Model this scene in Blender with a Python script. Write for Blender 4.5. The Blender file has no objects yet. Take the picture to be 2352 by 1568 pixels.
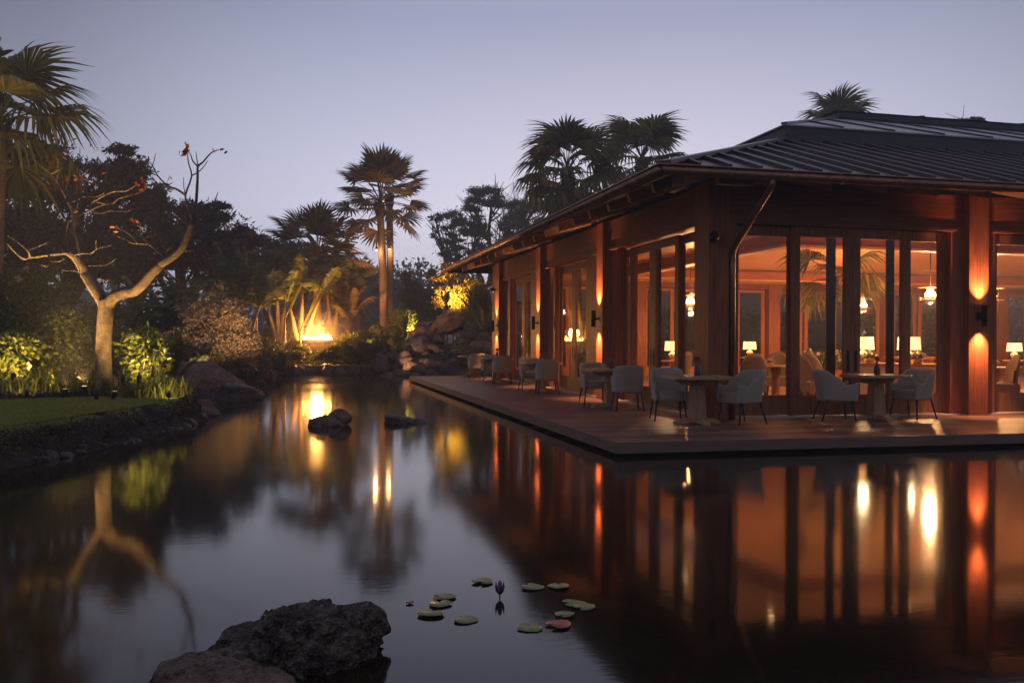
import bpy, math, random
import numpy as np
from mathutils import Vector, Matrix, Quaternion
R = math.radians
scene = bpy.context.scene
col = scene.collection
rng = np.random.default_rng(7)
random.seed(7)

# ------------------------------------------------------------------ camera
FPX = 2046.0                      # focal length in pixels of a 2352 px wide frame
YAW = math.atan(494 / FPX)
ROLL = 0.005
WATER_TO_CAM = 1.453
FW = np.array([math.sin(YAW), math.cos(YAW), 0.0])
RT = np.array([math.cos(YAW), -math.sin(YAW), 0.0])
UP = np.array([0.0, 0.0, 1.0])
CAM = -10.96 * FW - 1.28 * RT
CAM[2] = WATER_TO_CAM
cam_data = bpy.data.cameras.new('camera')
cam_data.sensor_width = 36.0
cam_data.lens = 36.0 * FPX / 2352
cam_data.shift_y = -1.5 / 2352
cam_data.clip_start = 0.05
cam_data.clip_end = 3000
cam = bpy.data.objects.new('camera', cam_data)
col.objects.link(cam)
cam.matrix_world = Matrix.Translation(Vector(CAM)) @ Matrix.Rotation(-YAW, 4, 'Z') @ Matrix.Rotation(R(90), 4, 'X') @ Matrix.Rotation(ROLL, 4, 'Z')
scene.camera = cam

# ------------------------------------------------------------------ world: misty dusk sky
world = bpy.data.worlds.new('World')
scene.world = world
world.use_nodes = True
wn, wl = world.node_tree.nodes, world.node_tree.links
wn.clear()
w_out = wn.new('ShaderNodeOutputWorld')
w_bg = wn.new('ShaderNodeBackground')
w_sky = wn.new('ShaderNodeTexSky')
w_sky.sky_type = 'NISHITA'
w_sky.sun_disc = False
w_sky.sun_elevation = R(3.0)
w_sky.sun_rotation = R(22)
w_sky.dust_density = 2.0
w_tc = wn.new('ShaderNodeTexCoord')
w_sep = wn.new('ShaderNodeSeparateXYZ')
wl.new(w_tc.outputs['Generated'], w_sep.inputs[0])
w_ramp = wn.new('ShaderNodeValToRGB')            # mist: pale at the horizon, deeper overhead
w_ramp.color_ramp.elements[0].position = 0.0
w_ramp.color_ramp.elements[0].color = (0.43, 0.435, 0.53, 1)
e = w_ramp.color_ramp.elements.new(0.14); e.color = (0.40, 0.41, 0.525, 1)
e = w_ramp.color_ramp.elements.new(0.34); e.color = (0.195, 0.213, 0.315, 1)
w_ramp.color_ramp.elements[-1].position = 1.0
w_ramp.color_ramp.elements[-1].color = (0.185, 0.20, 0.29, 1)
wl.new(w_sep.outputs['Z'], w_ramp.inputs[0])
# afterglow: the side where the sun has set stays brighter
w_dot = wn.new('ShaderNodeVectorMath'); w_dot.operation = 'DOT_PRODUCT'
gd = Vector((math.sin(R(19)) * math.cos(R(9)), math.cos(R(19)) * math.cos(R(9)), math.sin(R(9))))
w_dot.inputs[1].default_value = gd
wl.new(w_tc.outputs['Generated'], w_dot.inputs[0])
w_glow = wn.new('ShaderNodeMapRange')
w_glow.inputs['From Min'].default_value = 0.78
w_glow.inputs['From Max'].default_value = 1.0
w_glow.inputs['To Min'].default_value = 0.52
w_glow.inputs['To Max'].default_value = 1.22
w_glow.interpolation_type = 'SMOOTHSTEP'
wl.new(w_dot.outputs['Value'], w_glow.inputs['Value'])
w_mul = wn.new('ShaderNodeVectorMath'); w_mul.operation = 'SCALE'
wl.new(w_ramp.outputs[0], w_mul.inputs[0]); wl.new(w_glow.outputs[0], w_mul.inputs['Scale'])
w_skys = wn.new('ShaderNodeVectorMath'); w_skys.operation = 'SCALE'
w_skys.inputs['Scale'].default_value = 0.05
wl.new(w_sky.outputs[0], w_skys.inputs[0])
w_mix = wn.new('ShaderNodeMix'); w_mix.data_type = 'RGBA'
w_mix.inputs['Factor'].default_value = 0.90
wl.new(w_skys.outputs[0], w_mix.inputs[6]); wl.new(w_mul.outputs[0], w_mix.inputs[7])
wl.new(w_mix.outputs[2], w_bg.inputs['Color'])
w_bg.inputs['Strength'].default_value = 0.70
wl.new(w_bg.outputs[0], w_out.inputs['Surface'])

sun_d = bpy.data.lights.new('sun', 'SUN')       # last weak light through the mist
sun_d.energy = 0.06
sun_d.angle = R(120)
sun_d.color = (1.0, 0.86, 0.82)
sun = bpy.data.objects.new('sun', sun_d)
col.objects.link(sun)
sun.rotation_euler = (R(78), 0, R(180 - 22))

vs = scene.view_settings
vs.view_transform = 'Standard'
vs.look = 'None'
vs.gamma = 1
vs.exposure = 1.25
vs.use_curve_mapping = False
scene.cycles.use_denoising = True
try:
    scene.cycles.denoiser = 'OPENIMAGEDENOISE'
except Exception:
    pass
scene.cycles.max_bounces = 7
scene.cycles.diffuse_bounces = 3
scene.cycles.glossy_bounces = 4
scene.cycles.transparent_max_bounces = 24
scene.cycles.transmission_bounces = 4
scene.cycles.volume_bounces = 0
scene.cycles.sample_clamp_indirect = 4.0
scene.cycles.caustics_reflective = False
scene.cycles.caustics_refractive = False
scene.cycles.use_light_tree = True

# ------------------------------------------------------------------ pixel -> place helpers (2352 x 1568 frame)
def ray(x, y):
    a = (x - 1176) / FPX
    b = (782.5 - y) / FPX
    a2 = a * math.cos(ROLL) - b * math.sin(ROLL)
    b2 = b * math.cos(ROLL) + a * math.sin(ROLL)
    return FW + a2 * RT + b2 * UP
def on_z(x, y, z=0.0):
    d = ray(x, y); return CAM + d * ((z - CAM[2]) / d[2])
def on_x(x, y, X):
    d = ray(x, y); return CAM + d * ((X - CAM[0]) / d[0])
def on_y(x, y, Y):
    d = ray(x, y); return CAM + d * ((Y - CAM[1]) / d[1])
def at(x, y, depth):
    return CAM + ray(x, y) * depth

# ------------------------------------------------------------------ numpy noise
def _hash(ix, iy, iz, seed):
    n = (ix * 374761393 + iy * 668265263 + iz * 2147483647 + seed * 144665) & 0xffffffff
    n = ((n ^ (n >> 13)) * 1274126177) & 0xffffffff
    n = (n ^ (n >> 16)) & 0xffffffff
    return n.astype(np.float64) / 4294967295.0
def vnoise(p, seed=0):
    p = np.asarray(p, float)
    i = np.floor(p).astype(np.int64); f = p - i
    f = f * f * (3 - 2 * f)
    out = 0
    for dx in (0, 1):
        for dy in (0, 1):
            for dz in (0, 1):
                w = (f[:, 0] if dx else 1 - f[:, 0]) * (f[:, 1] if dy else 1 - f[:, 1]) * (f[:, 2] if dz else 1 - f[:, 2])
                out = out + w * _hash(i[:, 0] + dx, i[:, 1] + dy, i[:, 2] + dz, seed)
    return out
def fbm(p, oct=4, seed=0, gain=0.5):
    p = np.asarray(p, float); a = 1.0; s = 0; t = 0
    for k in range(oct):
        s = s + a * (vnoise(p * 2 ** k + 17.3 * k, seed + k) - 0.5); t += a; a *= gain
    return s / t * 2

# ------------------------------------------------------------------ object helpers
def link(o, parent=None):
    col.objects.link(o)
    if parent is not None:
        o.parent = parent
    return o
def tag(o, label=None, cat=None, group=None, kind=None):
    if label: o['label'] = label
    if cat: o['category'] = cat
    if group: o['group'] = group
    if kind: o['kind'] = kind
    return o
def thing(name, label, cat, loc=(0, 0, 0), rz=0.0, group=None, scale=1.0):
    o = bpy.data.objects.new(name, None)
    o.empty_display_size = 0.2
    link(o)
    o.location = loc; o.rotation_euler = (0, 0, rz); o.scale = (scale,) * 3
    return tag(o, label, cat, group)
def mesh_obj(name, me, mat=None, parent=None, smooth=False):
    if mat is not None and len(me.materials) == 0:
        me.materials.append(mat)
    if smooth:
        me.polygons.foreach_set('use_smooth', [True] * len(me.polygons))
    return link(bpy.data.objects.new(name, me), parent)
def np_mesh(name, V, Fq):
    """V (n,3); Fq: array (m,k) of equal-sided faces or list of such arrays"""
    if isinstance(Fq, np.ndarray): Fq = [Fq]
    Fq = [f for f in Fq if len(f)]
    me = bpy.data.meshes.new(name)
    me.vertices.add(len(V)); me.vertices.foreach_set('co', np.asarray(V, np.float32).ravel())
    nl = sum(f.size for f in Fq); npol = sum(len(f) for f in Fq)
    me.loops.add(nl); me.polygons.add(npol)
    me.loops.foreach_set('vertex_index', np.concatenate([f.ravel() for f in Fq]).astype(np.int32))
    tot = np.concatenate([np.full(len(f), f.shape[1]) for f in Fq]).astype(np.int32)
    st = np.concatenate([[0], np.cumsum(tot)[:-1]]).astype(np.int32)
    me.polygons.foreach_set('loop_start', st)
    me.polygons.foreach_set('loop_total', tot)
    me.update(calc_edges=True)
    return me
def copy_tree(o, parent=None):
    c = o.copy(); link(c)
    c.parent = parent
    for ch in o.children:
        copy_tree(ch, c)
    return c

class MB:
    """collects shapes and links them as one mesh object"""
    def __init__(s): s.v = []; s.f = []
    def add(s, V, F):
        n = len(s.v); s.v.extend([tuple(p) for p in V]); s.f.extend([tuple(i + n for i in f) for f in F]); return s
    def box(s, x0, x1, y0, y1, z0, z1):
        V = [(x0, y0, z0), (x1, y0, z0), (x1, y1, z0), (x0, y1, z0), (x0, y0, z1), (x1, y0, z1), (x1, y1, z1), (x0, y1, z1)]
        return s.add(V, [(0, 3, 2, 1), (4, 5, 6, 7), (0, 1, 5, 4), (1, 2, 6, 5), (2, 3, 7, 6), (3, 0, 4, 7)])
    def bbox(s, x0, x1, y0, y1, z0, z1, b=0.01):
        """box with chamfered vertical edges and top edge"""
        P = [(x0 + b, y0), (x1 - b, y0), (x1, y0 + b), (x1, y1 - b), (x1 - b, y1), (x0 + b, y1), (x0, y1 - b), (x0, y0 + b)]
        cx, cy = (x0 + x1) / 2, (y0 + y1) / 2
        Q = [(cx + (x - cx) * (1 - 2 * b / max(x1 - x0, 1e-6)), cy + (y - cy) * (1 - 2 * b / max(y1 - y0, 1e-6))) for x, y in P]
        V = [(x, y, z0) for x, y in P] + [(x, y, z1 - b) for x, y in P] + [(x, y, z1) for x, y in Q]
        F = [tuple(range(7, -1, -1)), tuple(range(16, 24))]
        for k in range(8):
            F.append((k, (k + 1) % 8, 8 + (k + 1) % 8, 8 + k)); F.append((8 + k, 8 + (k + 1) % 8, 16 + (k + 1) % 8, 16 + k))
        return s.add(V, F)
    def prism(s, poly, z0, z1):
        n = len(poly)
        V = [(x, y, z0) for x, y in poly] + [(x, y, z1) for x, y in poly]
        F = [tuple(range(n - 1, -1, -1)), tuple(range(n, 2 * n))] + [(k, (k + 1) % n, n + (k + 1) % n, n + k) for k in range(n)]
        return s.add(V, F)
    def hexa(s, P):
        """8 corners: bottom ring 4, top ring 4"""
        return s.add(P, [(0, 3, 2, 1), (4, 5, 6, 7), (0, 1, 5, 4), (1, 2, 6, 5), (2, 3, 7, 6), (3, 0, 4, 7)])
    def beam(s, a, b, w, h, up=(0, 0, 1)):
        a, b = Vector(a), Vector(b); d = (b - a).normalized(); sd = d.cross(Vector(up)).normalized(); u = sd.cross(d)
        P = []
        for q in (-1, 1):
            for (p, k) in ((a, -1), (b, -1), (b, 1), (a, 1)):
                P.append(p + sd * (k * w / 2) + u * (q * h / 2))
        return s.hexa(P)
    def tube(s, pts, rad, n=8, cap=True):
        pts = [Vector(p) for p in pts]
        if not hasattr(rad, '__len__'): rad = [rad] * len(pts)
        t0 = (pts[1] - pts[0]).normalized()
        ref = Vector((0, 0, 1)) if abs(t0.z) < 0.9 else Vector((1, 0, 0))
        nx = t0.cross(ref).normalized()
        V = []
        for i, p in enumerate(pts):
            t = (pts[min(i + 1, len(pts) - 1)] - pts[max(i - 1, 0)]).normalized()
            nx = (nx - t * nx.dot(t)).normalized(); ny = t.cross(nx)
            for k in range(n):
                a = 2 * math.pi * k / n
                V.append(p + (nx * math.cos(a) + ny * math.sin(a)) * rad[i])
        F = []
        for i in range(len(pts) - 1):
            for k in range(n):
                F.append((i * n + k, i * n + (k + 1) % n, (i + 1) * n + (k + 1) % n, (i + 1) * n + k))
        if cap:
            F.append(tuple(range(n - 1, -1, -1))); F.append(tuple(range((len(pts) - 1) * n, len(pts) * n)))
        return s.add(V, F)
    def lathe(s, prof, n=20, c=(0, 0, 0), ribs=0, rib=0.0, cap=True):
        V = []
        for r, z in prof:
            for k in range(n):
                a = 2 * math.pi * k / n
                rr = r * (1 + rib * math.cos(ribs * a)) if ribs else r
                V.append((c[0] + rr * math.cos(a), c[1] + rr * math.sin(a), c[2] + z))
        F = []
        for i in range(len(prof) - 1):
            for k in range(n):
                F.append((i * n + k, i * n + (k + 1) % n, (i + 1) * n + (k + 1) % n, (i + 1) * n + k))
        if cap:
            F.append(tuple(range(n - 1, -1, -1))); F.append(tuple(range((len(prof) - 1) * n, len(prof) * n)))
        return s.add(V, F)
    def mesh(s, name):
        me = bpy.data.meshes.new(name); me.from_pydata([tuple(v) for v in s.v], [], s.f); me.update(); return me
    def build(s, name, mat, parent=None, smooth=False):
        return mesh_obj(name, s.mesh(name), mat, parent, smooth)

# ------------------------------------------------------------------ materials
def new_mat(name):
    m = bpy.data.materials.new(name); m.use_nodes = True
    nt = m.node_tree; b = nt.nodes['Principled BSDF']
    return m, nt.nodes, nt.links, b
def _coords(n, l, scale, kind='Object'):
    tc = n.new('ShaderNodeTexCoord'); mp = n.new('ShaderNodeMapping'); mp.inputs['Scale'].default_value = scale
    l.new(tc.outputs[kind], mp.inputs[0]); return mp.outputs[0]
def _noise(n, l, vec, scale, detail=4, rough=0.6, dist=0.0):
    t = n.new('ShaderNodeTexNoise'); t.inputs['Scale'].default_value = scale; t.inputs['Detail'].default_value = detail
    t.inputs['Roughness'].default_value = rough; t.inputs['Distortion'].default_value = dist
    l.new(vec, t.inputs['Vector']); return t.outputs['Fac']
def _ramp(n, l, fac, stops):
    r = n.new('ShaderNodeValToRGB'); el = r.color_ramp.elements
    el[0].position, el[0].color = stops[0][0], (*stops[0][1], 1)
    el[-1].position, el[-1].color = stops[-1][0], (*stops[-1][1], 1)
    for p, c in stops[1:-1]:
        q = el.new(p); q.color = (*c, 1)
    l.new(fac, r.inputs[0]); return r.outputs[0]
def _bump(n, l, b, h, strength, dist):
    bp = n.new('ShaderNodeBump'); bp.inputs['Strength'].default_value = strength; bp.inputs['Distance'].default_value = dist
    l.new(h, bp.inputs['Height']); l.new(bp.outputs[0], b.inputs['Normal']); return bp
def _objvar(n, l, colour, amt):
    """small brightness difference from piece to piece"""
    oi = n.new('ShaderNodeObjectInfo'); mr = n.new('ShaderNodeMapRange')
    mr.inputs['To Min'].default_value = 1 - amt; mr.inputs['To Max'].default_value = 1 + amt
    l.new(oi.outputs['Random'], mr.inputs['Value'])
    v = n.new('ShaderNodeVectorMath'); v.operation = 'SCALE'
    l.new(colour, v.inputs[0]); l.new(mr.outputs[0], v.inputs['Scale']); return v.outputs[0]
def wood(name, c, axis=2, rough=0.5, var=0.12, contrast=0.45, fine=1.0, coat=0.0, spec=0.15):
    m, n, l, b = new_mat(name)
    sc = [14 * fine] * 3; sc[axis] = 0.7 * fine
    vec = _coords(n, l, sc)
    f = _noise(n, l, vec, 2.2, 6, 0.65, 0.6)
    d = tuple(x * (1 - contrast) for x in c); h = tuple(min(1, x * (1 + contrast * 0.8)) for x in c)
    cc = _ramp(n, l, f, [(0.28, d), (0.52, c), (0.75, h)])
    l.new(_objvar(n, l, cc, var), b.inputs['Base Color'])
    b.inputs['Roughness'].default_value = rough
    b.inputs['Specular IOR Level'].default_value = spec
    if coat: b.inputs['Coat Weight'].default_value = coat; b.inputs['Coat Roughness'].default_value = 0.3
    _bump(n, l, b, f, 0.25, 0.004)
    return m
def plain(name, c, rough=0.5, metal=0.0, noise=0.0, scale=8.0, bump=0.0, spec=None):
    m, n, l, b = new_mat(name)
    b.inputs['Base Color'].default_value = (*c, 1); b.inputs['Roughness'].default_value = rough; b.inputs['Metallic'].default_value = metal
    if spec is not None: b.inputs['Specular IOR Level'].default_value = spec
    if noise or bump:
        f = _noise(n, l, _coords(n, l, (1, 1, 1)), scale, 5, 0.6)
        if noise:
            cc = _ramp(n, l, f, [(0.3, tuple(x * (1 - noise) for x in c)), (0.7, tuple(min(1, x * (1 + noise)) for x in c))])
            l.new(cc, b.inputs['Base Color'])
            rr = n.new('ShaderNodeMapRange'); rr.inputs['To Min'].default_value = max(0.03, rough - 0.12); rr.inputs['To Max'].default_value = min(1, rough + 0.12)
            l.new(f, rr.inputs['Value']); l.new(rr.outputs[0], b.inputs['Roughness'])
        if bump: _bump(n, l, b, f, bump, 0.01)
    return m
def emis(name, c, strength):
    m, n, l, b = new_mat(name)
    b.inputs['Base Color'].default_value = (*c, 1)
    b.inputs['Emission Color'].default_value = (*c, 1); b.inputs['Emission Strength'].default_value = strength
    return m
def leaf_mat(name, c, var=0.45, trans=0.3, gloss=0.35, hue=(1.25, 1.0, 0.6)):
    m, n, l, b = new_mat(name)
    g = n.new('ShaderNodeNewGeometry')
    a = tuple(x * (1 - var) for x in c); z = tuple(min(1, x * (1 + var) * h) for x, h in zip(c, hue))
    cc = _ramp(n, l, g.outputs['Random Per Island'], [(0.0, a), (0.55, c), (1.0, z)])
    l.new(cc, b.inputs['Base Color']); b.inputs['Roughness'].default_value = gloss + 0.15
    b.inputs['Specular IOR Level'].default_value = 0.35
    t = n.new('ShaderNodeBsdfTranslucent'); l.new(cc, t.inputs[0])
    mx = n.new('ShaderNodeMixShader'); mx.inputs[0].default_value = trans
    l.new(b.outputs[0], mx.inputs[1]); l.new(t.outputs[0], mx.inputs[2])
    l.new(mx.outputs[0], n['Material Output'].inputs['Surface'])
    return m
def rock_mat(name, c, dark=0.35, light=1.7, scale=1.0, pit=0.5, lichen=None, rough=0.85):
    m, n, l, b = new_mat(name)
    vec = _coords(n, l, (scale, scale, scale))
    f1 = _noise(n, l, vec, 2.0, 8, 0.68)
    f2 = _noise(n, l, vec, 11.0, 8, 0.72)
    mx = n.new('ShaderNodeMath'); mx.operation = 'MULTIPLY_ADD'; mx.inputs[1].default_value = 0.5
    l.new(f1, mx.inputs[0])
    hm = n.new('ShaderNodeMath'); hm.operation = 'MULTIPLY'; hm.inputs[1].default_value = 0.5; l.new(f2, hm.inputs[0]); l.new(hm.outputs[0], mx.inputs[2])
    cc = _ramp(n, l, mx.outputs[0], [(0.42, tuple(x * dark for x in c)), (0.5, c), (0.585, tuple(min(1, x * light) for x in c))])
    if lichen:
        vl = _noise(n, l, vec, 5.0, 9, 0.8, 0.8)
        k = n.new('ShaderNodeMapRange'); k.inputs['From Min'].default_value = 0.55; k.inputs['From Max'].default_value = 0.64
        l.new(vl, k.inputs['Value'])
        mm = n.new('ShaderNodeMix'); mm.data_type = 'RGBA'; l.new(k.outputs[0], mm.inputs[0]); l.new(cc, mm.inputs[6]); mm.inputs[7].default_value = (*lichen, 1)
        cc = mm.outputs[2]
    l.new(cc, b.inputs['Base Color'])
    b.inputs['Roughness'].default_value = rough
    vo = n.new('ShaderNodeTexVoronoi'); vo.inputs['Scale'].default_value = 26; l.new(vec, vo.inputs['Vector'])
    ad = n.new('ShaderNodeMath'); ad.operation = 'MULTIPLY_ADD'; ad.inputs[1].default_value = pit; l.new(vo.outputs['Distance'], ad.inputs[0]); l.new(f2, ad.inputs[2])
    _bump(n, l, b, ad.outputs[0], 1.0, 0.05)
    return m
def glass_mat(name, tint=(1, 1, 1), rough=0.0, ior=1.5):
    m, n, l, b = new_mat(name); n.remove(b)
    t = n.new('ShaderNodeBsdfTransparent'); t.inputs[0].default_value = (*tint, 1)
    g = n.new('ShaderNodeBsdfGlossy'); g.inputs['Roughness'].default_value = rough
    fr = n.new('ShaderNodeFresnel'); fr.inputs[0].default_value = ior
    ge = n.new('ShaderNodeNewGeometry'); fb = n.new('ShaderNodeMath'); fb.operation = 'SUBTRACT'; fb.inputs[0].default_value = 1.0; l.new(ge.outputs['Backfacing'], fb.inputs[1])
    fm_ = n.new('ShaderNodeMath'); fm_.operation = 'MULTIPLY'; l.new(fr.outputs[0], fm_.inputs[0]); l.new(fb.outputs[0], fm_.inputs[1])   # reflect at the outer skin only
    mx = n.new('ShaderNodeMixShader'); l.new(fm_.outputs[0], mx.inputs[0]); l.new(t.outputs[0], mx.inputs[1]); l.new(g.outputs[0], mx.inputs[2])
    l.new(mx.outputs[0], n['Material Output'].inputs['Surface'])
    return m
M = {}
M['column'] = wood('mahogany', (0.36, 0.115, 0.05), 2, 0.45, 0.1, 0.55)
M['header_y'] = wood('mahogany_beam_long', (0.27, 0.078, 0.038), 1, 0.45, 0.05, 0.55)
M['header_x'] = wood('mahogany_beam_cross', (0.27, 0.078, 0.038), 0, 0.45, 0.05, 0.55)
M['door'] = wood('door_wood', (0.32, 0.135, 0.06), 2, 0.45, 0.08, 0.55)
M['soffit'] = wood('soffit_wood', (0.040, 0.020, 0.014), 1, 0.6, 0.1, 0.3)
M['rafter'] = wood('rafter_wood', (0.60, 0.38, 0.23), 0, 0.55, 0.12, 0.3)
M['ceiling'] = wood('ceiling_wood', (0.52, 0.25, 0.105), 0, 0.45, 0.05, 0.22)
M['inner_wall'] = wood('inner_wall_wood', (0.46, 0.165, 0.07), 2, 0.5, 0.05, 0.25)
M['deck'] = wood('deck_board', (0.20, 0.115, 0.084), 0, 0.42, 0.28, 0.4, spec=0.4)
M['deck_edge'] = wood('deck_edge_board', (0.19, 0.125, 0.097), 1, 0.6, 0.1, 0.35)
M['deck_edge_x'] = wood('deck_edge_board_cross', (0.19, 0.125, 0.097), 0, 0.6, 0.1, 0.35)
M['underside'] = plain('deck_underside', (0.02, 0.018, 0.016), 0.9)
M['teak'] = wood('teak', (0.45, 0.26, 0.14), 0, 0.55, 0.08, 0.4)
M['teak_v'] = wood('teak_upright', (0.42, 0.23, 0.125), 2, 0.55, 0.08, 0.4)
M['roof'] = plain('dark_standing_seam_metal', (0.17, 0.14, 0.14), 0.38, 0.8, 0.22, 2.0, 0.05)
M['roof_upper'] = plain('weathered_zinc', (0.24, 0.23, 0.24), 0.36, 0.85, 0.2, 1.5, 0.04)
M['fascia'] = plain('charcoal_fascia', (0.06, 0.06, 0.065), 0.5, 0.3, 0.15, 3.0)
M['copper'] = plain('aged_copper', (0.30, 0.155, 0.10), 0.36, 0.9, 0.35, 6.0, 0.08)
M['black'] = plain('black_metal', (0.012, 0.012, 0.013), 0.42, 0.6)
M['leg'] = plain('black_leg', (0.012, 0.015, 0.018), 0.45)
M['glass'] = glass_mat('window_glass', (0.94, 0.93, 0.9))
M['bell_glass'] = glass_mat('lantern_glass', (1.0, 0.93, 0.82))
M['floor'] = wood('inner_floor_wood', (0.30, 0.17, 0.10), 0, 0.4, 0.05, 0.3)
M['threshold'] = plain('pale_stone_sill', (0.5, 0.44, 0.38), 0.6, 0, 0.1, 20)
M['linen'] = plain('linen', (0.62, 0.55, 0.46), 0.85, 0, 0.08, 30, 0.1)
M['upholstery'] = plain('brown_upholstery', (0.24, 0.165, 0.12), 0.85, 0, 0.15, 60, 0.2)
M['shade'] = emis('lamp_shade_lit', (1.0, 0.66, 0.30), 0.85)
M['bulb'] = emis('lit_bulb', (1.0, 0.62, 0.26), 9)
M['ceramic'] = plain('glazed_ceramic', (0.5, 0.35, 0.22), 0.25, 0, 0.2, 12)

def fabric():
    m, n, l, b = new_mat('grey_weave')
    vec = _coords(n, l, (1, 1, 1))
    f = _noise(n, l, vec, 190, 2, 0.6)
    w = n.new('ShaderNodeTexWave'); w.inputs['Scale'].default_value = 60; w.inputs['Distortion'].default_value = 2.0; w.bands_direction = 'DIAGONAL'; l.new(vec, w.inputs['Vector'])
    ad = n.new('ShaderNodeMath'); ad.operation = 'MULTIPLY_ADD'; ad.inputs[1].default_value = 0.4; l.new(w.outputs['Fac'], ad.inputs[0]); l.new(f, ad.inputs[2])
    cc = _ramp(n, l, ad.outputs[0], [(0.35, (0.17, 0.14, 0.10)), (0.6, (0.345, 0.292, 0.216)), (0.95, (0.50, 0.43, 0.33))])
    l.new(cc, b.inputs['Base Color']); b.inputs['Roughness'].default_value = 0.9
    b.inputs['Sheen Weight'].default_value = 0.25
    _bump(n, l, b, ad.outputs[0], 0.5, 0.004)
    return m
M['fabric'] = fabric()

def water_mat():
    m, n, l, b = new_mat('pond_water')
    b.inputs['Base Color'].default_value = (0.018, 0.012, 0.007, 1)
    b.inputs['IOR'].default_value = 1.35
    vec = _coords(n, l, (1, 1, 1))
    patch = _noise(n, l, vec, 0.22, 3, 0.5, 0.4)
    rr = n.new('ShaderNodeMapRange'); rr.inputs['From Min'].default_value = 0.3; rr.inputs['From Max'].default_value = 0.7
    rr.inputs['To Min'].default_value = 0.05; rr.inputs['To Max'].default_value = 0.11
    l.new(patch, rr.inputs['Value']); l.new(rr.outputs[0], b.inputs['Roughness'])
    # fine wind ripples lying across the view, blurred by the long exposure
    v2 = _coords(n, l, (3.0, 9.0, 1.0))
    f = _noise(n, l, v2, 2.4, 3, 0.55, 0.3)
    v3 = _coords(n, l, (1.0, 2.6, 1.0))
    g = _noise(n, l, v3, 0.9, 2, 0.5)
    ad = n.new('ShaderNodeMath'); ad.operation = 'MULTIPLY_ADD'; ad.inputs[1].default_value = 1.6; l.new(g, ad.inputs[0]); l.new(f, ad.inputs[2])
    _bump(n, l, b, ad.outputs[0], 0.022, 0.012)
    return m
M['water'] = water_mat()
M['rock_red'] = rock_mat('reddish_basalt', (0.20, 0.112, 0.085), 0.4, 1.7, 1.6, 0.35)
M['rock_lava'] = rock_mat('black_lava_rock', (0.13, 0.088, 0.066), 0.20, 2.8, 2.6, 1.2, lichen=(0.50, 0.42, 0.35))
M['rock_brown'] = rock_mat('brown_lava_rock', (0.25, 0.165, 0.12), 0.35, 1.7, 3.0, 0.7)
M['rock_wet'] = rock_mat('wet_dark_basalt', (0.085, 0.065, 0.054), 0.4, 1.9, 1.8, 0.4, rough=0.33)
M['rock_tan'] = rock_mat('tan_granite', (0.17, 0.125, 0.10), 0.6, 1.3, 1.6, 0.15)
M['soil'] = rock_mat('dark_bank_soil', (0.030, 0.022, 0.016), 0.5, 1.8, 2.0, 0.4)
M['bark'] = rock_mat('smooth_grey_bark', (0.17, 0.125, 0.08), 0.45, 1.5, 4.0, 0.3)
M['palm_bark'] = wood('ringed_palm_bark', (0.23, 0.155, 0.11), 0, 0.85, 0.05, 0.35, 0.7)
M['dark_bark'] = rock_mat('dark_bark', (0.06, 0.045, 0.035), 0.6, 1.5, 3.0, 0.2)
M['banana_stem'] = plain('banana_stem', (0.30, 0.20, 0.09), 0.55, 0, 0.35, 7.0, 0.1)
M['grass'] = leaf_mat('lawn_grass', (0.270, 0.280, 0.050), 0.4, 0.25)
M['fan'] = leaf_mat('fan_palm_leaf', (0.18, 0.18, 0.06), 0.5, 0.45)
M['fan_brown'] = leaf_mat('dusky_palm_leaf', (0.170, 0.130, 0.060), 0.5, 0.3)
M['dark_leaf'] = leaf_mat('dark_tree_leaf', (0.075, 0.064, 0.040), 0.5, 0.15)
M['hedge_leaf'] = leaf_mat('hedge_leaf', (0.130, 0.150, 0.035), 0.55, 0.25)
M['bush_leaf'] = leaf_mat('glossy_bush_leaf', (0.13, 0.16, 0.035), 0.4, 0.35, 0.25)
M['tan_leaf'] = leaf_mat('dusty_olive_leaf', (0.260, 0.200, 0.130), 0.4, 0.25)
M['gold_leaf'] = leaf_mat('golden_leaf', (0.360, 0.260, 0.050), 0.4, 0.35)
M['gum_leaf'] = leaf_mat('gum_tree_leaf', (0.150, 0.155, 0.065), 0.45, 0.25)
M['banana_leaf'] = leaf_mat('banana_leaf', (0.150, 0.175, 0.050), 0.35, 0.4)
M['banana_lit'] = leaf_mat('lit_young_banana_leaf', (0.15, 0.15, 0.025), 0.2, 0.45)  # yellower banana leaf copy, lamplight put into the colour
M['cycad'] = leaf_mat('cycad_leaf', (0.130, 0.155, 0.050), 0.4, 0.2)
M['strap'] = leaf_mat('strap_leaf', (0.182, 0.195, 0.042), 0.45, 0.35)
M['fern'] = leaf_mat('fern_leaf', (0.120, 0.145, 0.042), 0.5, 0.25)
M['fern_lit'] = leaf_mat('lit_lime_fern_leaf', (0.20, 0.24, 0.04), 0.35, 0.35)  # brighter copy of the fern leaf, lamp glow put into the colour
M['red_leaf'] = leaf_mat('red_bromeliad_leaf', (0.24, 0.075, 0.03), 0.4, 0.3)
M['autumn_leaf'] = leaf_mat('autumn_leaf', (0.30, 0.10, 0.035), 0.4, 0.35)
M['bamboo_leaf'] = leaf_mat('bamboo_leaf', (0.100, 0.140, 0.060), 0.4, 0.3)
M['far_leaf'] = leaf_mat('far_foliage', (0.060, 0.070, 0.045), 0.4, 0.2)
M['pink'] = leaf_mat('pink_petal', (0.62, 0.36, 0.38), 0.2, 0.3, hue=(1, 1, 1))
M['red_petal'] = leaf_mat('red_petal', (0.42, 0.05, 0.06), 0.35, 0.3, hue=(1.2, 1, 1))
M['pad'] = plain('lily_pad', (0.27, 0.26, 0.11), 0.35, 0, 0.35, 30, 0.1)
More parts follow.
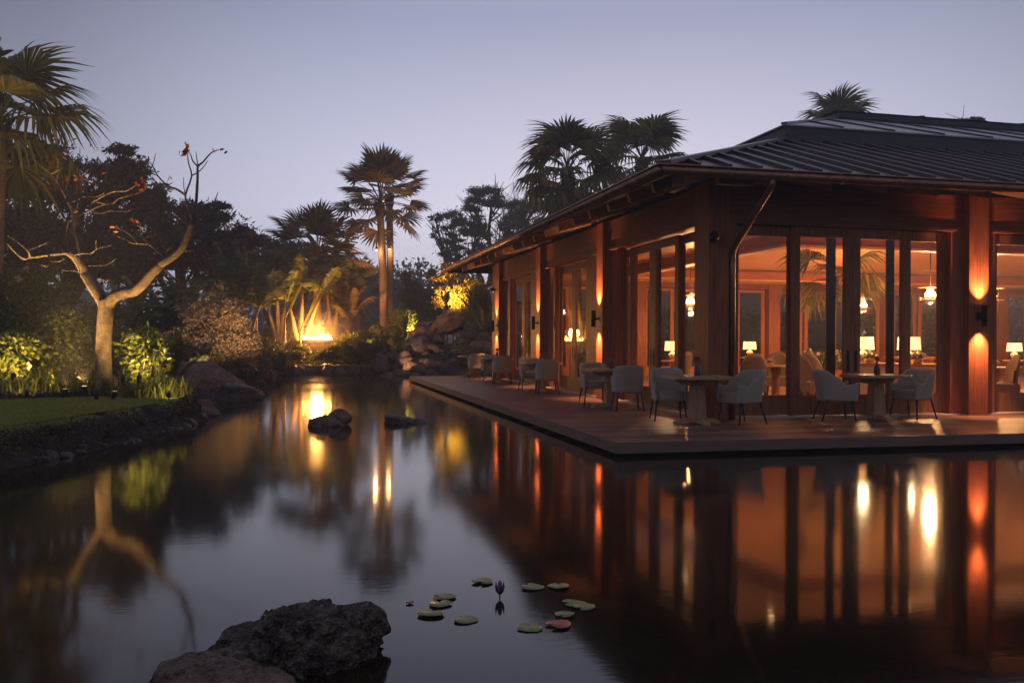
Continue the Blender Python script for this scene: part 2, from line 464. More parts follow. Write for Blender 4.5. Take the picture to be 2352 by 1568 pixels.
M['pad_red'] = plain('red_lily_pad', (0.44, 0.11, 0.07), 0.4, 0, 0.3, 25, 0.1)
M['lily'] = plain('violet_petal', (0.30, 0.06, 0.42), 0.5, 0, 0.3, 40)
M['sepal'] = plain('dark_sepal', (0.05, 0.022, 0.022), 0.5)
M['vase'] = plain('dark_green_glaze', (0.016, 0.035, 0.030), 0.22)
M['vase_stripe'] = plain('pale_glaze_stripe', (0.30, 0.34, 0.29), 0.3)
M['slate'] = rock_mat('stacked_slate', (0.05, 0.032, 0.025), 0.5, 1.6, 3.0, 0.2)
# ================================================================== SETTING: pond, ground, banks
SHORE = [(-8.2, -1.5), (-7.04, 0.67), (-6.45, 2.17), (-6.05, 3.5), (-5.74, 4.93), (-5.5, 6.4), (-5.5, 7.6), (-5.95, 8.7), (-6.4, 10.2), (-6.4, 12.2),
         (-6.75, 14.0), (-6.9, 16.5), (-6.6, 20.0), (-6.2, 23.0), (-5.95, 25.2), (-5.4, 26.8), (-4.7, 27.35), (-3.0, 27.3), (-1.5, 27.5), (0.2, 27.5), (1.6, 26.6), (2.2, 25.0),
         (1.9, 22.5), (1.7, 20.0), (1.7, 12.0), (1.7, 6.0), (2.0, 2.4), (8.0, 2.0), (34.0, 2.0), (34.0, -10.0), (14, -10.6), (6, -11.2), (0, -10.9), (-3.8, -9.9), (-7.5, -11.0), (-10.2, -8.5), (-9.5, -4.5)]
SH = np.array(SHORE)
def shore_sd(x, y):
    """signed distance to the shoreline, positive on land"""
    px = np.asarray(x, float).ravel(); py = np.asarray(y, float).ravel()
    best = np.full(px.shape, 1e9); inside = np.zeros(px.shape, bool)
    n = len(SH)
    for i in range(n):
        ax, ay = SH[i]; bx, by = SH[(i + 1) % n]
        dx, dy = bx - ax, by - ay
        t = np.clip(((px - ax) * dx + (py - ay) * dy) / (dx * dx + dy * dy), 0, 1)
        best = np.minimum(best, np.hypot(px - ax - t * dx, py - ay - t * dy))
        c = ((ay > py) != (by > py)) & (px < (bx - ax) * (py - ay) / (by - ay + 1e-12) + ax)
        inside ^= c
    return np.where(inside, -best, best).reshape(np.shape(x))
def ground_h(x, y):
    x = np.asarray(x, float); y = np.asarray(y, float)
    d = shore_sd(x, y)
    s = np.clip(d / 0.5, 0, 1); s = s * s * (3 - 2 * s)
    h = -0.06 + s * 0.34
    h = h + np.clip(d - 1.0, 0, 40) * 0.018
    h = h + 1.7 * np.exp(-(((x - 4.6) / 3.7) ** 2 + ((y - 31.0) / 3.4) ** 2)) * np.clip(d / 2.0, 0, 1)   # waterfall mound
    h = h + 0.45 * np.exp(-(((x + 6.0) / 9.0) ** 2 + ((y - 34.0) / 5.0) ** 2)) * np.clip(d / 3.0, 0, 1)
    h = np.where(d < 0, -0.06 - np.minimum(0.9, -d * 0.7), h)
    b = (x > 1.5) & (y > 2.2) & (y < 21.0) & (d > 0)
    h = np.where(b, np.minimum(h, -0.02), h)          # under the pavilion
    return h
xs = np.concatenate([np.linspace(-900, -60, 15), np.linspace(-55, -22, 23), np.arange(-20, 12.01, 0.3), np.linspace(13, 40, 20), np.linspace(48, 900, 16)])
ys = np.concatenate([np.linspace(-500, -40, 8), np.linspace(-34, -13, 12), np.arange(-12, 40.01, 0.3), np.linspace(42, 90, 30), np.linspace(100, 1500, 18)])
gx, gy = np.meshgrid(xs, ys)
gz = ground_h(gx, gy)
flat = np.stack([gx.ravel(), gy.ravel(), np.zeros(gx.size)], 1)
gz = gz + (fbm(flat * 0.9, 4, 3) * 0.06).reshape(gz.shape) * (shore_sd(gx, gy) > 0)
nx_, ny_ = len(xs), len(ys)
idx = np.arange(nx_ * ny_).reshape(ny_, nx_)
GF = np.stack([idx[:-1, :-1].ravel(), idx[:-1, 1:].ravel(), idx[1:, 1:].ravel(), idx[1:, :-1].ravel()], 1)
ground = mesh_obj('garden_ground', np_mesh('garden_ground', np.stack([gx.ravel(), gy.ravel(), gz.ravel()], 1), GF), M['soil'], None, True)
tag(ground, 'dark planted garden ground around the pond', 'ground', kind='structure')

w = MB(); w.add([(-14, -14, 0), (36, -14, 0), (36, 30, 0), (-14, 30, 0)], [(0, 1, 2, 3)])
pond = w.build('pond_water', M['water'])
tag(pond, 'still dark pond reflecting sky and lamps', 'water', kind='structure')

# left lawn: a sheet 4 mm clear of the soil, then grass blades
def lawn_z(x, y):
    return 0.40 + 0.02 * np.sin(x * 0.9 + y * 0.4)
LAWN = [(-8.75, -1.4), (-7.35, 0.75), (-6.75, 2.3), (-6.35, 3.6), (-6.02, 5.0), (-5.78, 6.4), (-5.85, 7.35), (-6.6, 7.05), (-8.2, 6.35), (-9.8, 5.6), (-12.5, 4.6), (-16, 3.4), (-18, -2), (-14, -6), (-10.2, -4.6)]
LW = np.array(LAWN)
def in_poly(P, x, y):
    c = np.zeros(np.shape(x), bool); n = len(P)
    for i in range(n):
        ax, ay = P[i]; bx, by = P[(i + 1) % n]
        c ^= ((ay > y) != (by > y)) & (x < (bx - ax) * (y - ay) / (by - ay + 1e-12) + ax)
    return c
lx, ly = np.meshgrid(np.arange(-18, -5.5, 0.12), np.arange(-6, 7.5, 0.12))
keep = in_poly(LW, lx, ly)
nid = np.full(lx.shape, -1); 
lid = np.arange(lx.size).reshape(lx.shape)
cell = keep[:-1, :-1] & keep[:-1, 1:] & keep[1:, 1:] & keep[1:, :-1]
LF = np.stack([lid[:-1, :-1][cell], lid[:-1, 1:][cell], lid[1:, 1:][cell], lid[1:, :-1][cell]], 1)
used, inv = np.unique(LF, return_inverse=True)
LV = np.stack([lx.ravel()[used], ly.ravel()[used], lawn_z(lx, ly).ravel()[used]], 1)
lawn_base = plain('lawn_thatch', (0.19, 0.20, 0.04), 0.9, 0, 0.35, 5.0, 0.3)
lawn = mesh_obj('lawn', np_mesh('lawn', LV, inv.reshape(LF.shape)), lawn_base, None, True)
tag(lawn, 'clipped green lawn above the rocky bank', 'lawn', kind='structure')

def blades(P, h, w, lean=0.6, seed=0, bend=0.35):
    """grass / strap blades: P roots (n,3), h height, returns V, F (two quads + tip triangle folded as 2 quads)"""
    r = np.random.default_rng(seed); n = len(P)
    a = r.uniform(0, 2 * np.pi, n); hh = h * r.uniform(0.6, 1.25, n); ww = w * r.uniform(0.7, 1.3, n)
    dirv = np.stack([np.cos(a), np.sin(a), np.zeros(n)], 1); sd = np.stack([-np.sin(a), np.cos(a), np.zeros(n)], 1)
    ln = (lean * r.uniform(0.2, 1.0, n) * hh)[:, None]
    V = []
    for t, wf in ((0, 1.0), (0.55, 0.8), (1.0, 0.06)):
        c = P + dirv * ln * (t ** 1.6) + np.array([0, 0, 1]) * (hh * (t - bend * lean * t * t))[:, None]
        V.append(c - sd * (ww * wf * 0.5)[:, None]); V.append(c + sd * (ww * wf * 0.5)[:, None])
    V = np.stack(V, 1).reshape(-1, 3)
    b = np.arange(n)[:, None] * 6
    F = np.concatenate([b + np.array([0, 1, 3, 2]), b + np.array([2, 3, 5, 4])])
    return V, F
def in_lawn(n, seed):
    r = np.random.default_rng(seed)
    x = r.uniform(-14, -5.6, n); y = r.uniform(-2.5, 7.5, n)
    k = in_poly(LW, x, y); return x[k], y[k]
gx1, gy1 = in_lawn(300000, 11)
V, F = blades(np.stack([gx1, gy1, lawn_z(gx1, gy1)], 1), 0.035, 0.006, 0.9, 5)
# shaggy fringe hanging over the bank
edge = np.array(LAWN[0:8]); ev = []
for i in range(len(edge) - 1):
    L = np.linalg.norm(edge[i + 1] - edge[i]); m = int(L * 900)
    t = rng.uniform(0, 1, m)[:, None]
    ev.append(edge[i] * (1 - t) + edge[i + 1] * t)
ev = np.concatenate(ev) + rng.normal(0, 0.05, (sum(len(q) for q in ev), 2))
clump = fbm(np.c_[ev * 2.2, np.zeros(len(ev))], 3, 9) > -0.12
ev = ev[clump]
drop = np.clip(rng.exponential(0.07, len(ev)), 0, 0.30)
nrm = np.array([0.93, -0.36])
fr = np.c_[ev + nrm * (drop * 0.65 + 0.02)[:, None], 0.405 - drop]
V2, F2 = blades(fr, 0.075, 0.008, 1.6, 6, 0.75)
lg = mesh_obj('lawn_grass', np_mesh('lawn_grass', np.concatenate([V, V2]), np.concatenate([F, F2 + len(V)])), M['grass'])
tag(lg, 'short green grass blades of the lawn and its shaggy edge', 'grass', kind='stuff')

# the rocky bank face under the lawn
BK = np.array([(-9.9, -4.6)] + SHORE[0:7] + [(-5.75, 8.1)])
def resample(P, step):
    seg = np.linalg.norm(np.diff(P, axis=0), axis=1); s = np.concatenate([[0], np.cumsum(seg)])
    u = np.arange(0, s[-1], step)
    # smooth through Catmull-like averaging
    X = np.stack([np.interp(u, s, P[:, k]) for k in range(P.shape[1])], 1)
    for _ in range(int(0.5 / step)):
        X[1:-1] = (X[:-2] + X[2:] + 2 * X[1:-1]) / 4
    return X
bp = resample(BK, 0.035)
tg = np.gradient(bp, axis=0); tg /= np.linalg.norm(tg, axis=1)[:, None]
nr = np.stack([tg[:, 1], -tg[:, 0]], 1)          # towards the water
prof = [(-0.62, 0.385), (-0.46, 0.398), (-0.31, 0.39), (-0.23, 0.36), (-0.19, 0.31), (-0.16, 0.26), (-0.13, 0.21), (-0.10, 0.165), (-0.06, 0.12), (-0.01, 0.08), (0.04, 0.04), (0.09, 0.0), (0.15, -0.08)]
rows = []
for o, z in prof:
    rows.append(np.c_[bp + nr * o, np.full(len(bp), z)])
BV = np.stack(rows, 0)
sh = BV.shape; q = BV.reshape(-1, 3)
amp = np.repeat(np.array([0, 0.015, 0.08] + [0.26] * 7 + [0.2, 0.12, 0.05]), sh[1])
dn = fbm(q * np.array([4.2, 4.2, 6.5]), 5, 21, 0.62); dz = fbm(q * 5 + 40, 4, 22, 0.6)
q = q + np.c_[np.tile(nr, (sh[0], 1)) * (dn * amp)[:, None], dz * amp * 0.6]
bi = np.arange(len(q)).reshape(sh[:2])
BF = np.stack([bi[:-1, :-1].ravel(), bi[:-1, 1:].ravel(), bi[1:, 1:].ravel(), bi[1:, :-1].ravel()], 1)
bank = mesh_obj('rocky_bank', np_mesh('rocky_bank', q, BF), rock_mat('bank_earth', (0.055, 0.038, 0.029), 0.3, 2.0, 3.5, 0.8), None, False)
tag(bank, 'eroded dark earth bank below the lawn', 'bank', kind='structure')

# ------------------------------------------------------------------ rocks
def ico(sub):
    import bmesh
    bm = bmesh.new(); bmesh.ops.create_icosphere(bm, subdivisions=sub, radius=1.0)
    V = np.array([v.co[:] for v in bm.verts]); F = np.array([[v.index for v in f.verts] for f in bm.faces]); bm.free()
    return V, F
ICO = {k: ico(k) for k in (3, 4, 5, 6)}
def rock_mesh(name, size, seed, sub=4, rough=0.35, facets=5, fine=0.05, flat_base=True):
    V, F = ICO[sub]; V = V.copy(); r = np.random.default_rng(seed)
    # planar cuts give boulder facets
    for _ in range(facets):
        d = r.normal(0, 1, 3); d[2] = abs(d[2]) * 0.7; d /= np.linalg.norm(d); c = r.uniform(0.62, 0.88)
        k = V @ d; over = np.clip(k - c, 0, None); V = V - np.outer(over * 0.85, d)
    o = r.uniform(0, 50, 3)
    nrm = V / np.linalg.norm(V, axis=1)[:, None]
    V = V + nrm * (fbm(V * 1.3 + o, 4, seed) * rough)[:, None]
    if fine:
        rid = 1 - np.abs(fbm(V * 4.5 + o, 4, seed + 5)); V = V - nrm * ((rid ** 6) * fine)[:, None] + nrm * (fbm(V * 9 + o, 4, seed + 9, 0.65) * fine)[:, None]
    V = V * np.array(size)
    return np_mesh(name, V, F)
def rock(name, label, loc, size, seed, mat, rz=0.0, tilt=(0, 0), sub=4, rough=0.3, facets=5, fine=0.05, group=None, cat='rock', smooth=False):
    o = mesh_obj(name, rock_mesh(name, size, seed, sub, rough, facets, fine), mat, None, smooth)
    o.location = loc; o.rotation_euler = (tilt[0], tilt[1], rz)
    return tag(o, label, cat, group)

# foreground lava rocks in the pond
def traced_rock(label, pts, d_top, half, seed, mat, amp=0.05, back=0.8, fine=0.02, skew=0.0):
    """rock lofted along a traced skyline: stations across the view, arched sections front to back"""
    pts = np.array(pts, float); xs_ = np.linspace(pts[0, 0], pts[-1, 0], 230); ys_ = np.interp(xs_, pts[:, 0], pts[:, 1]); nv = 96
    V = []
    m = len(xs_)
    top = np.array([at(x_, y_, d_top) for x_, y_ in zip(xs_, ys_)])
    u = np.linspace(-1, 1, m); env = np.clip(1 - np.abs(u) ** 4.0, 0.02, 1)
    for j in range(nv):
        a_ = math.pi * (-0.12 + 1.24 * j / (nv - 1))
        hh_ = np.maximum(top[:, 2], 0.02) ; sz = math.sin(a_); sz = math.copysign(abs(sz) ** 0.75, sz)
        off = math.cos(a_); dist = np.where(off > 0, half * off, half * back * off) * env + skew * u * half
        V.append(np.c_[top[:, :2] - FW[None, :2] * dist[:, None], hh_ * sz])
    V = np.stack(V, 0); q = V.reshape(-1, 3); c0 = np.array([top[:, 0].mean(), top[:, 1].mean(), 0.0])
    dn_ = q - c0; dn_ /= np.linalg.norm(dn_, axis=1)[:, None]
    w_ = np.repeat(np.abs(np.sin(math.pi * (-0.12 + 1.24 * np.arange(nv) / (nv - 1)))), m)
    crag = fbm(q * 7 + seed, 5, seed, 0.6); rid = (1 - np.abs(fbm(q * 11 + seed, 4, seed + 3))) ** 5; pits = np.clip(fbm(q * 34 + seed, 3, seed + 5), 0, 1)
    edge = 0.35 + 0.65 * (1 - np.exp(-((q[:, 2] - np.tile(np.maximum(top[:, 2], 0.02), nv)) / 0.02) ** 2))
    q = q + dn_ * ((crag * amp - rid * amp * 0.8) * edge - pits * fine)[:, None]
    ii = np.arange(len(q)).reshape(nv, m)
    F_q = np.stack([ii[:-1, :-1].ravel(), ii[:-1, 1:].ravel(), ii[1:, 1:].ravel(), ii[1:, :-1].ravel()], 1)
    o = mesh_obj('lava_rock', np_mesh('lava_rock', q - c0, F_q), mat, None, True); o.location = c0
    return tag(o, label, 'rock')
def k5(x, y): return ((550 + x * .4039) / 1.6327, (2240 + y * .4039) / 1.6327)
traced_rock('large pitted black lava rock beside the lily pads', [k5(*q) for q in ((380, 560), (500, 480), (600, 420), (710, 335), (740, 270), (790, 220), (880, 203), (1000, 200), (1060, 165), (1085, 105), (1180, 85), (1300, 60), (1400, 62), (1480, 40), (1560, 65), (1640, 90), (1780, 100), (1800, 112), (1950, 95), (2050, 82), (2130, 130), (2190, 200), (2210, 290), (2245, 375))], 4.12, 0.36, 31, M['rock_lava'], 0.075, 0.5, 0.016, -0.35)
traced_rock('low brown lava rock against the big black one', [k5(*q) for q in ((10, 800), (60, 700), (120, 605), (250, 570), (330, 532), (480, 520), (600, 545), (720, 562), (900, 575), (1000, 610), (1060, 680), (1200, 700), (1320, 750), (1420, 800))], 3.72, 0.32, 37, M['rock_brown'], 0.035, 0.6, 0.008)
# two mid-pond rocks
rock('pond_rock', 'rounded reddish rock with a knob alone in the pond', (-3.33, 5.12, 0.02), (0.34, 0.26, 0.15), 41, M['rock_red'], R(5), (0, 0), 5, 0.2, 4, 0.03, None, smooth=True)
k = bpy.data.objects['pond_rock']; kn = mesh_obj('rock_knob', rock_mesh('rock_knob', (0.20, 0.19, 0.155), 42, 4, 0.16, 3, 0.03), M['rock_red'], k, True); kn.location = (0.23, 0.02, 0.10)
rock('pond_rock', 'low flat dark cracked rock in mid pond', (-2.05, 5.35, 0.0), (0.45, 0.3, 0.155), 52, M['rock_wet'], R(-8), (0, R(2)), 5, 0.3, 8, 0.08, None)
# red boulders at the lawn's end
rock('boulder', 'great domed red boulder at the end of the lawn', (-6.25, 13.6, 0.28), (1.25, 0.8, 0.62), 61, M['rock_red'], R(-14), (0, R(6)), 5, 0.22, 5, 0.03, smooth=True)
rock('boulder', 'angular dark ledge rock behind the red boulder', (-7.35, 14.5, 0.55), (0.95, 0.6, 0.4), 63, M['rock_wet'], R(8), (0, R(-4)), 5, 0.3, 8, 0.04)
rock('boulder', 'low black wet rock at the foot of the red boulder', (-5.25, 12.1, 0.06), (0.72, 0.5, 0.36), 65, M['rock_wet'], R(-10), (0, R(8)), 5, 0.3, 6, 0.05)
rock('boulder', 'small flat red slab beside the red boulder', (-4.95, 13.6, 0.05), (0.38, 0.28, 0.15), 66, M['rock_red'], R(0), (0, 0), 4, 0.2, 5, 0.03)
rock('boulder', 'blocky brown stone under the lawn tip', (-5.62, 7.55, 0.10), (0.42, 0.34, 0.22), 67, M['rock_red'], R(-4), (0, R(-3)), 5, 0.15, 9, 0.03)
rock('boulder', 'weed covered dark stone at the lawn tip', (-5.75, 8.35, 0.18), (0.4, 0.4, 0.3), 68, M['soil'], R(30), (0, 0), 4, 0.3, 5, 0.05)
rock('boulder', 'smooth tan boulder in the flower bed', tuple(on_z(172, 900, 0.4)) , (0.42, 0.34, 0.36), 69, M['rock_tan'], R(10), (0, 0), 4, 0.14, 3, 0.02, smooth=True)
# stones at the water's edge of the bank
bs = [np_mesh_ for np_mesh_ in (rock_mesh('bank_stone', (0.15, 0.12, 0.09), 70 + i, 3, 0.35, 6, 0.05) for i in range(5))]
for m_ in bs: m_.materials.append(M['rock_wet'])
ki = 0
for i in range(70, len(bp) - 4, 5):
    if rng.random() < 0.45: continue
    o = link(bpy.data.objects.new('bank_stone', bs[ki % 5])); ki += 1
    off = rng.uniform(-0.02, 0.14); s = rng.uniform(0.35, 0.95)
    o.location = (bp[i, 0] + nr[i, 0] * off, bp[i, 1] + nr[i, 1] * off, rng.uniform(-0.01, 0.05)); o.scale = (s * 1.1, s, s * rng.uniform(0.6, 1)); o.rotation_euler = (rng.uniform(-.4, .4), rng.uniform(-.4, .4), rng.uniform(0, 6))
    tag(o, 'small wet dark stone at the waterline of the lawn bank', 'stone', 'stones along the lawn bank')

# far bank: low mossy rim stones and grass
fs = [rock_mesh('rim_stone', (0.5, 0.35, 0.30), 90 + i, 4, 0.25, 7, 0.05) for i in range(4)]
for m_ in fs: m_.materials.append(M['rock_wet'])
fpts = resample(np.array(SHORE[13:20]), 0.62)
for i, pnt in enumerate(fpts):
    o = link(bpy.data.objects.new('rim_stone', fs[i % 4])); s = rng.uniform(0.7, 1.1)
    o.location = (pnt[0] + rng.uniform(-.05, .05), pnt[1] + 0.18, 0.12); o.scale = (s, s, s * 1.05); o.rotation_euler = (0, 0, rng.uniform(0, 6))
    tag(o, 'dark mossy rim stone along the far shore', 'stone', 'rim stones of the far shore')
n = 26000
x = rng.uniform(-6.2, 0.2, n); y = np.interp(x, [-6.2, -4.7, -3, 0.2], [25.2, 27.5, 27.45, 27.65]) + rng.exponential(0.28, n)
g = ground_h(x, y); hz = np.maximum(g, 0.34 - 0.0 * x)
V, F = blades(np.c_[x, y, hz], 0.11, 0.014, 0.9, 15)
x2 = rng.uniform(-6, 0.2, 9000); dr = np.clip(rng.exponential(0.1, 9000), 0, 0.3)
kk = fbm(np.c_[x2 * 1.3, x2 * 0, x2 * 0], 3, 4) > -0.05
y2 = np.interp(x2, [-6.2, -4.7, -3, 0.2], [25.2, 27.5, 27.45, 27.65]) - 0.18 - dr * 0.5
V2, F2 = blades(np.c_[x2, y2, 0.36 - dr][kk], 0.10, 0.016, 1.5, 16, 0.7)
fg = mesh_obj('shore_grass', np_mesh('shore_grass', np.concatenate([V, V2]), np.concatenate([F, F2 + len(V)])), M['grass'])
tag(fg, 'strip of green grass along the far shore', 'grass', kind='stuff')

# ================================================================== DECK
DZ = 0.184
deck = thing('timber_deck', 'dark timber deck standing over the pond around the pavilion', 'deck')
me_plank = MB().box(0, 1, 0.006, 0.134, -0.03, 0).mesh('plank'); me_plank.materials.append(M['deck'])
def plank(x0, x1, y):
    o = link(bpy.data.objects.new('plank', me_plank), deck)
    o.location = (x0, y, DZ + rng.uniform(-0.0012, 0.0012)); o.scale = (x1 - x0, 1, 1)
y = 0.20
while y < 3.16:
    cuts = [0.11, 0.11 + rng.uniform(5, 9), rng.uniform(15, 20), 30.0]
    for a, b in zip(cuts[:-1], cuts[1:]): plank(a, b - 0.004, y)
    y += 0.14
while y < 21.2:
    plank(0.11, 2.86, y); y += 0.14
yend = y
b = MB(); b.box(0.07, 30.0, 0.155, 0.193, 0.05, DZ + 0.003); b.build('edge_board', M['deck_edge_x'], deck)
b = MB(); b.box(0.065, 0.103, 0.193, yend + 0.04, 0.05, DZ + 0.003); b.build('edge_board', M['deck_edge'], deck)
b = MB(); b.box(0.103, 2.86, yend + 0.004, yend + 0.04, 0.05, DZ + 0.003); b.build('edge_board', M['deck_edge_x'], deck)
for i in range(22):
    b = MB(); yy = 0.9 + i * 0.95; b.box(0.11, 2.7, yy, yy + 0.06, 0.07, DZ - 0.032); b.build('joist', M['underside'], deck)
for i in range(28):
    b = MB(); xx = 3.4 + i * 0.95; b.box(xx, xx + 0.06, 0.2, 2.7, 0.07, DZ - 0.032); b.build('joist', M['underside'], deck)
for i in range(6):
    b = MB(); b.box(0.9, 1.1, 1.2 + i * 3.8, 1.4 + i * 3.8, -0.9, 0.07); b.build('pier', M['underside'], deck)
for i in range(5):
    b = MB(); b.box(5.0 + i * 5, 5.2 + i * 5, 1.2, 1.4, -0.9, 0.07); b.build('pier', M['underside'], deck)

# ================================================================== PAVILION
M['dark_frame'] = plain('dark_screen_frame', (0.022, 0.014, 0.010), 0.6)
XF, YF = 2.78, 3.10                 # header faces of the pond-side walls
YB, XR = 19.75, 29.0                # back wall, right end
HB, HT = 3.45, 4.06                 # header bottom / top
pav = thing('restaurant_pavilion', 'glass walled timber restaurant pavilion with dark standing seam roof', 'building')
def L_(a0, a1, d0, d1, z0, z1): return (XF - d1, XF - d0, a0, a1, z0, z1)          # left wall: a along Y, d outward
def F_(a0, a1, d0, d1, z0, z1): return (a0, a1, YF - d1, YF - d0, z0, z1)          # front wall: a along X
def B_(a0, a1, d0, d1, z0, z1): return (a0, a1, YB + d0, YB + d1, z0, z1)          # back wall
COLW = 0.40
def column(mp, a, w=COLW, d0=-0.25, d1=0.125, top=HT - 0.02):
    b = MB(); b.box(*mp(a - w / 2, a + w / 2, d0, d1, DZ - 0.01, top)); return b.build('column', M['column'], pav)
left_cols = [8.27, 13.40]
front_cols = [7.86, 13.01, 18.16, 23.31, 28.46]
back_cols = [3.0, 8.1, 13.42, 18.32, 23.5, 28.6]
for a in left_cols: column(L_, a)
for a in front_cols: column(F_, a)
for a in back_cols: column(B_, a, 0.46)
b = MB(); b.box(2.66, 3.02, 2.93, 3.45, DZ - 0.01, HT - 0.02); b.build('corner_column', M['column'], pav)
b = MB(); b.box(3.02, 3.20, 3.02, 3.44, DZ - 0.01, HB); b.build('jamb', M['column'], pav)
b = MB(); b.box(2.66, 3.1, 18.35, 18.98, DZ - 0.01, HT - 0.02); b.build('corner_column', M['column'], pav)
b = MB(); b.box(2.80, 3.1, 18.98, YB + 0.1, DZ - 0.01, HT - 0.02); b.build('corner_column', M['column'], pav)
# headers (beam between columns)
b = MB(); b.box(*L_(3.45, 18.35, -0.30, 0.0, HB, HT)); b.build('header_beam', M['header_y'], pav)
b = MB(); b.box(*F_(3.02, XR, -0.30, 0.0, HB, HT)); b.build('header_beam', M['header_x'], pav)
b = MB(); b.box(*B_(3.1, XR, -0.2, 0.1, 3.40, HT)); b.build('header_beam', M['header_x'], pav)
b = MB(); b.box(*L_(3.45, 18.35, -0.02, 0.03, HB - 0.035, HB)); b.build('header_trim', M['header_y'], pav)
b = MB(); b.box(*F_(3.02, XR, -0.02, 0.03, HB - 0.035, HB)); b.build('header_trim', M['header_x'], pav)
# pale threshold strips
b = MB(); b.box(*L_(3.45, 18.35, -0.35, 0.03, DZ - 0.03, DZ + 0.022)); b.build('threshold', M['threshold'], pav)
b = MB(); b.box(*F_(3.20, XR, -0.35, 0.03, DZ - 0.03, DZ + 0.022)); b.build('threshold', M['threshold'], pav)

def door(mp, a0, a1, d, z0=0.215, z1=HB - 0.04, stile=0.15, top=0.17, bot=0.33, handle=None, name='door', mat='door'):
    """framed glass leaf: frame mesh > pane, handle"""
    t = 0.055
    b = MB()
    b.box(*mp(a0, a0 + stile, d, d + t, z0, z1)); b.box(*mp(a1 - stile, a1, d, d + t, z0, z1))
    b.box(*mp(a0 + stile, a1 - stile, d + 0.002, d + t - 0.002, z0, z0 + bot)); b.box(*mp(a0 + stile, a1 - stile, d + 0.002, d + t - 0.002, z1 - top, z1))
    o = b.build(name, M[mat], pav)
    g = MB(); g.box(*mp(a0 + stile, a1 - stile, d + t / 2 - 0.005, d + t / 2 + 0.005, z0 + bot, z1 - top)); g.build('glass_pane', M['glass'], o)
    bd = MB()
    for (q0, q1) in ((a0 + stile, a0 + stile + 0.014), (a1 - stile - 0.014, a1 - stile)):
        bd.box(*mp(q0, q1, d + t / 2 + 0.006, d + t - 0.006, z0 + bot + 0.014, z1 - top))
    bd.box(*mp(a0 + stile, a1 - stile, d + t / 2 + 0.006, d + t - 0.006, z0 + bot, z0 + bot + 0.014)); bd.build('glazing_bead', M['column'], o)
    if handle is not None:
        h = MB(); h.box(*mp(handle - 0.026, handle + 0.026, d + t, d + t + 0.006, 0.96, 1.32)); h.box(*mp(handle - 0.012, handle + 0.012, d + t + 0.006, d + t + 0.012, 1.0, 1.28)); h.build('door_handle', M['black'], o)
    return o
def solid(mp, a0, a1, d0, d1, z0=DZ + 0.022, z1=HB, mat='column', name='wall_panel'):
    b = MB(); b.box(*mp(a0, a1, d0, d1, z0, z1)); return b.build(name, M[mat], pav)
def inner_stile(mp, a0, a1, d):
    b = MB(); b.box(*mp(a0, a1, d, d + 0.05, 0.215, HB - 0.04)); return b.build('screen_stile', M['dark_frame'], pav)
# front wall bays
edges = [3.20] + front_cols
for i in range(len(edges) - 1):
    c0 = edges[i] + (0.0 if i == 0 else COLW / 2); c1 = edges[i + 1] - COLW / 2
    m = 5.46 if i == 0 else (edges[i] + edges[i + 1]) / 2
    hw = 1.16
    door(F_, m - hw, m - 0.003, -0.12, handle=m - 0.075); door(F_, m + 0.003, m + hw, -0.12, handle=m + 0.075)
    solid(F_, c1 - 0.26, c1, -0.24, -0.02); 
    if i: solid(F_, c0, c0 + 0.26, -0.24, -0.02)
    a0 = c0 if i == 0 else c0 + 0.26
    door(F_, a0, m - hw + 0.13, -0.20, name='side_light'); door(F_, m + hw - 0.13, c1 - 0.26, -0.20, name='side_light')
    inner_stile(F_, m - 0.33, m - 0.17, -0.34); inner_stile(F_, m + hw - 0.30, m + hw - 0.16, -0.34)
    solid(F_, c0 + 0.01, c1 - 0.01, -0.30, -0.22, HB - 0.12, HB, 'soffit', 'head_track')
# left wall bays
for i, (c0, c1) in enumerate(((3.45, left_cols[0] - COLW / 2), (left_cols[0] + COLW / 2, left_cols[1] - COLW / 2), (left_cols[1] + COLW / 2, 18.35))):
    m = (6.03, 11.15, 16.30)[i]; hw = 1.22
    door(L_, m - hw, m - 0.003, -0.25, handle=m - 0.075); door(L_, m + 0.003, m + hw, -0.25, handle=m + 0.075)
    if i == 0:
        door(L_, c0, m - hw + 0.13, -0.33, name='side_light')
        door(L_, m + hw - 0.1, m + hw + 0.5, -0.33, name='side_light', stile=0.1); solid(L_, m + hw + 0.5, c1, -0.33, -0.08)
    else:
        solid(L_, c0, m - hw - 0.06, -0.30, -0.10); solid(L_, m + hw + 0.06, c1, -0.30, -0.08)
    inner_stile(L_, m + 0.16, m + 0.42, -0.45); inner_stile(L_, m - 0.95, m - 0.7, -0.45)
# back wall windows
bedges = back_cols
for i in range(len(bedges) - 1):
    c0, c1 = bedges[i] + 0.23, bedges[i + 1] - 0.23
    ww = (c1 - c0) / 4
    for k in range(4):
        door(B_, c0 + k * ww + 0.02, c0 + (k + 1) * ww - 0.02, -0.05 if k in (1, 2) else 0.03, z1=3.38, stile=0.14, top=0.10, name='window', mat='inner_wall')
b = MB(); b.box(*B_(3.1, XR, -0.34, -0.2, 3.60, 3.77)); b.build('cornice', M['ceiling'], pav)
# right end wall
solid(F_, XR - 0.2, XR, -16.6, -0.3, DZ, HT, 'inner_wall')

